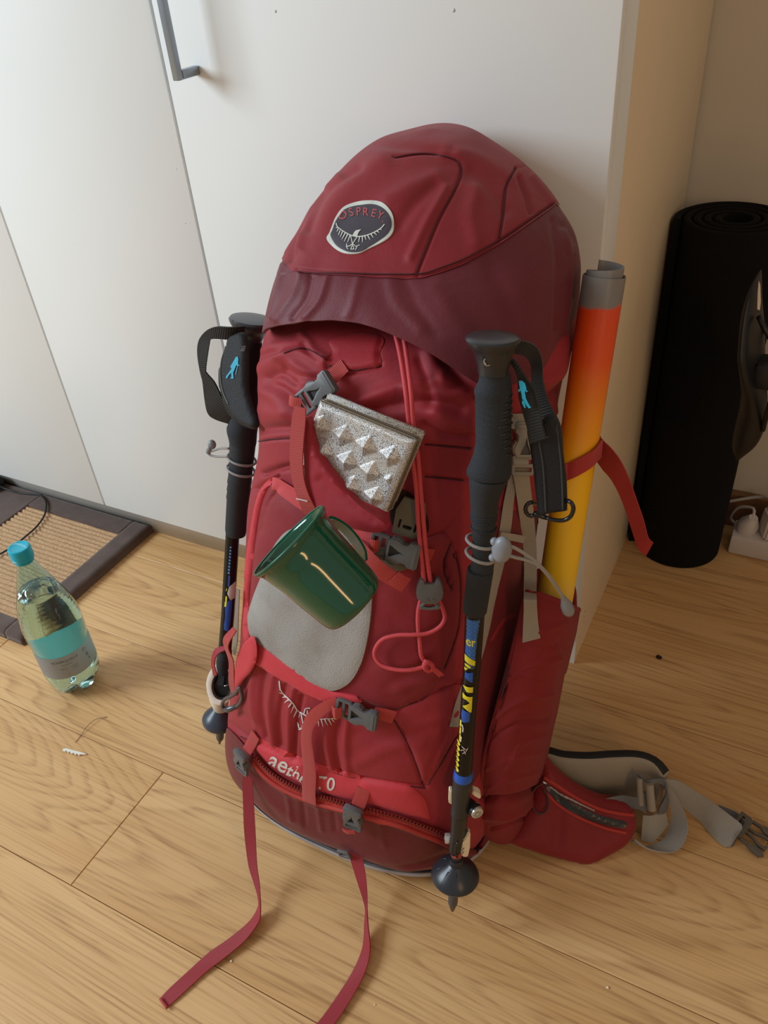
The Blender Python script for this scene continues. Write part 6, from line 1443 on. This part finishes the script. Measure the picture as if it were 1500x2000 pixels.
edge_strap('wrist_strap', [(at(478, 636, y=.645), at(478, 664, y=.645)), (at(450, 639, y=.632), at(448, 663, y=.632)), (at(424, 638, y=yb), at(420, 661, y=yb)), (at(404, 645, y=yb), at(411, 664, y=yb)), (at(389, 664, y=yb), at(409, 672, y=yb)), (at(386, 690, y=yb), at(406, 690, y=yb)), (at(391, 724, y=yb), at(402, 722, y=yb)), (at(396, 744, y=yb), at(405, 730, y=yb)),
    (at(400, 778, y=yb), at(420, 748, y=yb)), (at(406, 806, y=yb), at(436, 782, y=yb)), (at(420, 818, y=.632), at(446, 806, y=.632)), (at(450, 828, y=.638), at(462, 812, y=.638))], bw_, poleL, th=.002)
pdl, PDL = cushion('wrist_pad', '452,655 478,650 486,680 486,720 487,760 496,795 506,826 500,838 482,834 462,820 446,796 432,764 429,728 436,700 444,672', at(462, 740, y=.614), (-.2, -1, .5), BF, poleL, puff=.006, fall=10, step=4, back=.001)
edge_strap('wrist_strap', [(at(432, 750, y=.617), at(437, 742, y=.617)), (at(436, 782, y=.615), at(450, 768, y=.613)), (at(450, 812, y=.613), at(470, 786, y=.612)), (at(476, 832, y=.613), at(492, 800, y=.612)), (at(496, 838, y=.62), at(508, 815, y=.62))], bw_, poleL, th=.002)
cordline('pad_stitching', s3(PDL, '441,676 433,705 431,735 436,765 447,790', .0005), .0007, plain('grey_stitch', srgb(110, 114, 116), .8), pdl, 6)
hk = lambda s: pts(s) * .16 + np.array([370, 600])
decal('embroidered_hiker', [hk('570,610 585,602 600,612 604,640 600,680 604,702 625,712 600,716 580,706 565,740 540,800 545,862 548,872 505,872 520,850 515,800 480,840 470,866 448,864 455,840 490,795 520,750 505,725 525,690 550,650'), hk('590,712 597,714 575,820 567,822')], PDL, SKY, pdl, .0008)
decal('strap_label', [hk('640,475 685,470 682,490 636,494'), hk('636,500 680,496 678,514 630,518'), hk('626,524 672,520 670,536 622,540')], PDL, plain('label_grey', srgb(104, 104, 112), .7), pdl, .0008)
ring_on(PL, 893, 899, 447, 497, .0016, 'bungee_loop', GC, pack); ring_on(PL, 914, 920, 446, 495, .0016, 'bungee_loop', GC, pack)
cordline('bungee_cord', np.array([at(x, y, y=.60) for x, y in ((447, 876), (430, 876), (415, 881), (407, 884), (410, 889), (425, 892), (446, 892))]), .0014, GC, pack, 8)
bm = bmesh.new(); bmesh.ops.create_uvsphere(bm, u_segments=20, v_segments=12, radius=.0048)
for v in bm.verts: v.co.z *= 1.25
mb = MB(); mb.bm(bm, Matrix.Translation(at(414, 868, y=.603))); mb.tube([at(411, 872, y=.60), at(408, 878, y=.60), at(407, 884, y=.60)], .003, 8); mb.build('cord_toggle', M['greyplastic'], pack)
# wire-gate carabiner at the lower left
z5 = lambda s: pts(s) * .11 + np.array([380, 1240])
cp = [at(x, y, y=.478) for x, y in z5('790,940 730,1030 640,1095 560,1130 510,1180 490,1250 505,1310 560,1335 640,1320 740,1270 810,1200 840,1120 830,1030 800,950')]
mb = MB(); mb.tube(catmull(np.array(cp), step=.002, closed=True), .0024, 10); mb.tube([cp[9], cp[7] * .5 + cp[8] * .5, cp[6]], [.003, .0042, .0036], 10)
tag(mb.build('carabiner', plain('grey_carabiner_metal', srgb(92, 88, 92), .3, .5), None), 'small dark grey carabiner clipped beside the white lock ring', 'carabiner')

# ------------------------------------------------------------------ enamel mug
mug = empty('mug', 'dark green enamel mug hanging sideways from the red strap', 'mug')
en = plain('green_enamel', srgb(8, 84, 58), .12, var=.04, nscale=12, coat=.6); en_in = en
cR, _ = FPS.hit(566, 1056); cam_n = nrm(CAM - cR)
rimc = at(566, 1057, y=.428)
kx = np.linalg.norm(rimc - CAM) / F * 1.0
e_x = RW[0]; e_y = RW[1]; e_z = -RW[2]      # right, down, towards the camera
v_in = nrm(CAM - rimc)
axm = nrm(.665 * e_x + .675 * e_y - .16 * e_z + .10 * v_in * 0)
Rm = 93 * kx; Hm = 186 * kx
mug.location = tuple(rimc + axm * Hm)
prof = [(-.001, Rm * 1.0), (.0006, Rm * 1.015), (.0022, Rm * 1.0), (.004, Rm * .965), (.008, Rm * .925), (.016, Rm * .90), (Hm * .3, Rm * .865), (Hm * .5, Rm * .84), (Hm * .7, Rm * .81), (Hm * .88, Rm * .775), (Hm * .94, Rm * .745), (Hm * .975, Rm * .70), (Hm * .993, Rm * .62), (Hm, Rm * .52), (Hm * .99, Rm * .48), (Hm * .985, .001)]
prof = catmull(np.array(prof[:-2]), n=80).tolist() + [list(prof[-2]), list(prof[-1])]
inner_ = [(Hm * .97, .001), (Hm * .97, Rm * .60), (Hm * .95, Rm * .68), (Hm * .90, Rm * .74), (Hm * .6, Rm * .80), (Hm * .3, Rm * .835), (.016, Rm * .875), (.006, Rm * .92), (.0018, Rm * .97), (-.0012, Rm * .985), (-.001, Rm * 1.0)]
mb = MB(); mb.lathe(inner_ + prof, rimc, axm, 72, cap=False); mb.build('mug_body', en, mug)
mb = MB(); mb.lathe([(-.0018, Rm * .985), (-.0024, Rm * 1.0), (-.0012, Rm * 1.018), (.0008, Rm * 1.012), (.0004, Rm * .99), (-.0018, Rm * .985)], rimc, axm, 72, cap=False); mb.build('rim', plain('rim_green', srgb(34, 92, 72), .3), mug)
bmx = mug.children
oside = nrm(np.cross(axm, v_in)); 
if oside @ RW[1] > 0: oside = -oside
hdir = nrm(oside * .86 - v_in * .50)
hp = [(Hm * .10, Rm * .86), (Hm * .10, Rm * .98), (Hm * .18, Rm * 1.12), (Hm * .36, Rm * 1.20), (Hm * .56, Rm * 1.14), (Hm * .70, Rm * 1.0), (Hm * .76, Rm * .78)]
hc = catmull(np.array([rimc + axm * a + hdir * r_ for a, r_ in hp]), step=.003); hw = nrm(np.cross(axm, hdir)) * .0065
edge_strap('handle', [(p - hw, p + hw) for p in hc[::3]], en, mug, th=.0024)

# ------------------------------------------------------------------ silver pouch with embossed pyramids
po = at(715, 890, y=.520)
# plane of the pouch: tilted like the front of the pack, a little turned
pnv = nrm(np.array([-.05, -1, .32]))
def onp(px, py, lift=0.0):
    d = ray(px, py); t = ((po - CAM) @ pnv) / (d @ pnv); return CAM + d * t + pnv * lift
TL, TR_, BR = onp(621, 784), onp(810, 862), onp(752, 1002); BL = TL + (BR - TR_)
ex = TR_ - TL; ey = BL - TL; NX, NY = 90, 90; V = []; Fs = []
rng = np.random.RandomState(2)
def relief(u, v):
    # rows of raised diamonds
    h = 0.0; a = u * 4.0 + .1; b_ = v * 3.5 - .5; q = math.floor(b_)
    if 0 <= b_ < 3.9 and .02 < u < .93 and v < .97:
        x = a + .5 * (q % 2); fx = x - math.floor(x) - .5; fy = b_ - q - .5; m = max(0, 1 - 2.0 * (abs(fx) * 1.05 + abs(fy) * .95)); h = .0070 * m ** .95
        e = min(u / .05, (.95 - u) / .05, 1); h *= max(0, min(1, e))
    return h
for j in range(NY + 1):
    for i in range(NX + 1):
        u = i / NX; v = j / NY; ed = min(u, 1 - u, v, 1 - v); rd = .0035 * (1 - min(ed / .05, 1) ** .5)
        V.append(TL + ex * u + ey * v + pnv * (relief(u, v) - rd))
for j in range(NY):
    for i in range(NX): a = j * (NX + 1) + i; Fs.append((a, a + NX + 1, a + NX + 2, a + 1))
edge = [i for i in range(NX + 1)] + [j * (NX + 1) + NX for j in range(1, NY + 1)] + [NY * (NX + 1) + i for i in range(NX - 1, -1, -1)] + [j * (NX + 1) for j in range(NY - 1, 0, -1)]
b0 = len(V); Le = len(edge)
for k_ in (1, 2):
    for e_ in edge: V.append(np.array(V[e_]) - pnv * (.0055 if k_ == 1 else .0105))
for k_ in range(Le):
    Fs.append((edge[k_], edge[(k_ + 1) % Le], b0 + (k_ + 1) % Le, b0 + k_)); Fs.append((b0 + k_, b0 + (k_ + 1) % Le, b0 + Le + (k_ + 1) % Le, b0 + Le + k_))
Fs.append(tuple(b0 + Le + k_ for k_ in range(Le)))
sm, nt, b = new_mat('crackled_silver_leather')
tc = N(nt, 'ShaderNodeTexCoord'); v1 = N(nt, 'ShaderNodeTexVoronoi', feature='DISTANCE_TO_EDGE'); v1.inputs['Scale'].default_value = 620; nt.links.new(tc.outputs['Object'], v1.inputs['Vector'])
n1 = N(nt, 'ShaderNodeTexNoise'); n1.inputs['Scale'].default_value = 60; n1.inputs['Detail'].default_value = 5; nt.links.new(tc.outputs['Object'], n1.inputs['Vector'])
r1 = ramp(nt, v1.outputs['Distance'], [(.02, srgb(100, 92, 84)), (.14, srgb(222, 222, 222))]); m1 = N(nt, 'ShaderNodeMix', data_type='RGBA'); m1.inputs['B'].default_value = srgb(184, 168, 150) + (1,)
r2 = ramp(nt, n1.outputs[0], [(.45, (0, 0, 0)), (.7, (.7, .7, .7))]); nt.links.new(r2.outputs[0], m1.inputs['Factor']); nt.links.new(r1.outputs[0], m1.inputs['A']); nt.links.new(m1.outputs['Result'], b.inputs['Base Color'])
b.inputs['Metallic'].default_value = .35; b.inputs['Roughness'].default_value = .4; bump(nt, b, v1.outputs['Distance'], .5, .0006)
pouch = empty('pouch', 'silver crackled pouch with raised pyramids tucked behind the front pocket', 'pouch', tuple(BR))
o = mesh_obj('cover', V, Fs, sm, pouch); bm = bmesh.new(); bm.from_mesh(o.data); bmesh.ops.recalc_face_normals(bm, faces=bm.faces); bm.to_mesh(o.data); bm.free(); sharpen(o, 50)
# second leaf behind, shifted upward so its edge shows
up = nrm(TL - BL) * .0062; V2_ = []
mb = MB(); c4 = [TL, TR_, BR, BL]; A = [p + up - pnv * .0115 for p in c4]; B_ = [p - pnv * .007 for p in A]
mb.add(A + B_, [(0, 1, 2, 3), (7, 6, 5, 4), (0, 4, 5, 1), (1, 5, 6, 2), (2, 6, 7, 3), (3, 7, 4, 0)]); o = mb.build('back_cover', sm, pouch, True); bm = bmesh.new(); bm.from_mesh(o.data); bmesh.ops.bevel(bm, geom=bm.edges[:], offset=.0015, segments=2, affect='EDGES'); bm.to_mesh(o.data); bm.free()
for f_ in (.004, .0085):
    mb = MB(); pl_ = [TL + ex * u - pnv * f_ + up * .2 for u in np.linspace(.01, .99, 30)] + [TR_ + ey * v - pnv * f_ + nrm(ex) * .0002 for v in np.linspace(.02, .97, 20)]; mb.tube(pl_, .0011, 6); mb.build('zip_line', plain('tarnished_zip', srgb(120, 106, 88), .4, .6), pouch)
# pocket flap lying over the lower left of the pouch
class PlaneS:
    def __init__(s, lift): s.lift = lift; s.base = s
    def hit(s, px, py): return onp(px, py, s.lift), pnv
    def near(s, p): return p, pnv
fl, _ = patch('pocket_mouth_flap', '610,812 618,830 622,858 636,888 662,924 692,960 718,985 752,1008 764,1022 748,1034 700,1026 650,1008 622,990 610,950 606,900 606,850', PlaneS(.010), fabric('flap_red', srgb(150, 32, 44)), pack, off=.0005, puff=.002, fall=6, step=5, skirt=.0085, strokes=[('640,930 690,975 740,1010', 8, -.002), ('625,880 660,930 700,970', 3, .0018)])
def fe(px, py, l): return onp(px, py, l)
edge_strap('webbing_strap', [(fe(597, 786, .017), fe(618, 792, .017)), (fe(591, 812, .0165), fe(617, 816, .0165)), (fe(587, 850, .016), fe(613, 852, .016)), (fe(586, 885, .016), fe(611, 888, .016)), (fe(588, 920, .0155), fe(612, 923, .0155)), (fe(595, 950, .015), fe(618, 950, .015)), (fe(601, 972, .014), fe(626, 972, .014)), (fe(606, 998, .010), fe(634, 996, .010))], M['web'], pack)
decal('bar_tack', [stroke_poly([(598, 965), (608, 967), (620, 970)], 2.4)], PlaneS(.0162), M['print'], pack, .0004)
bpy.context.view_layer.update()
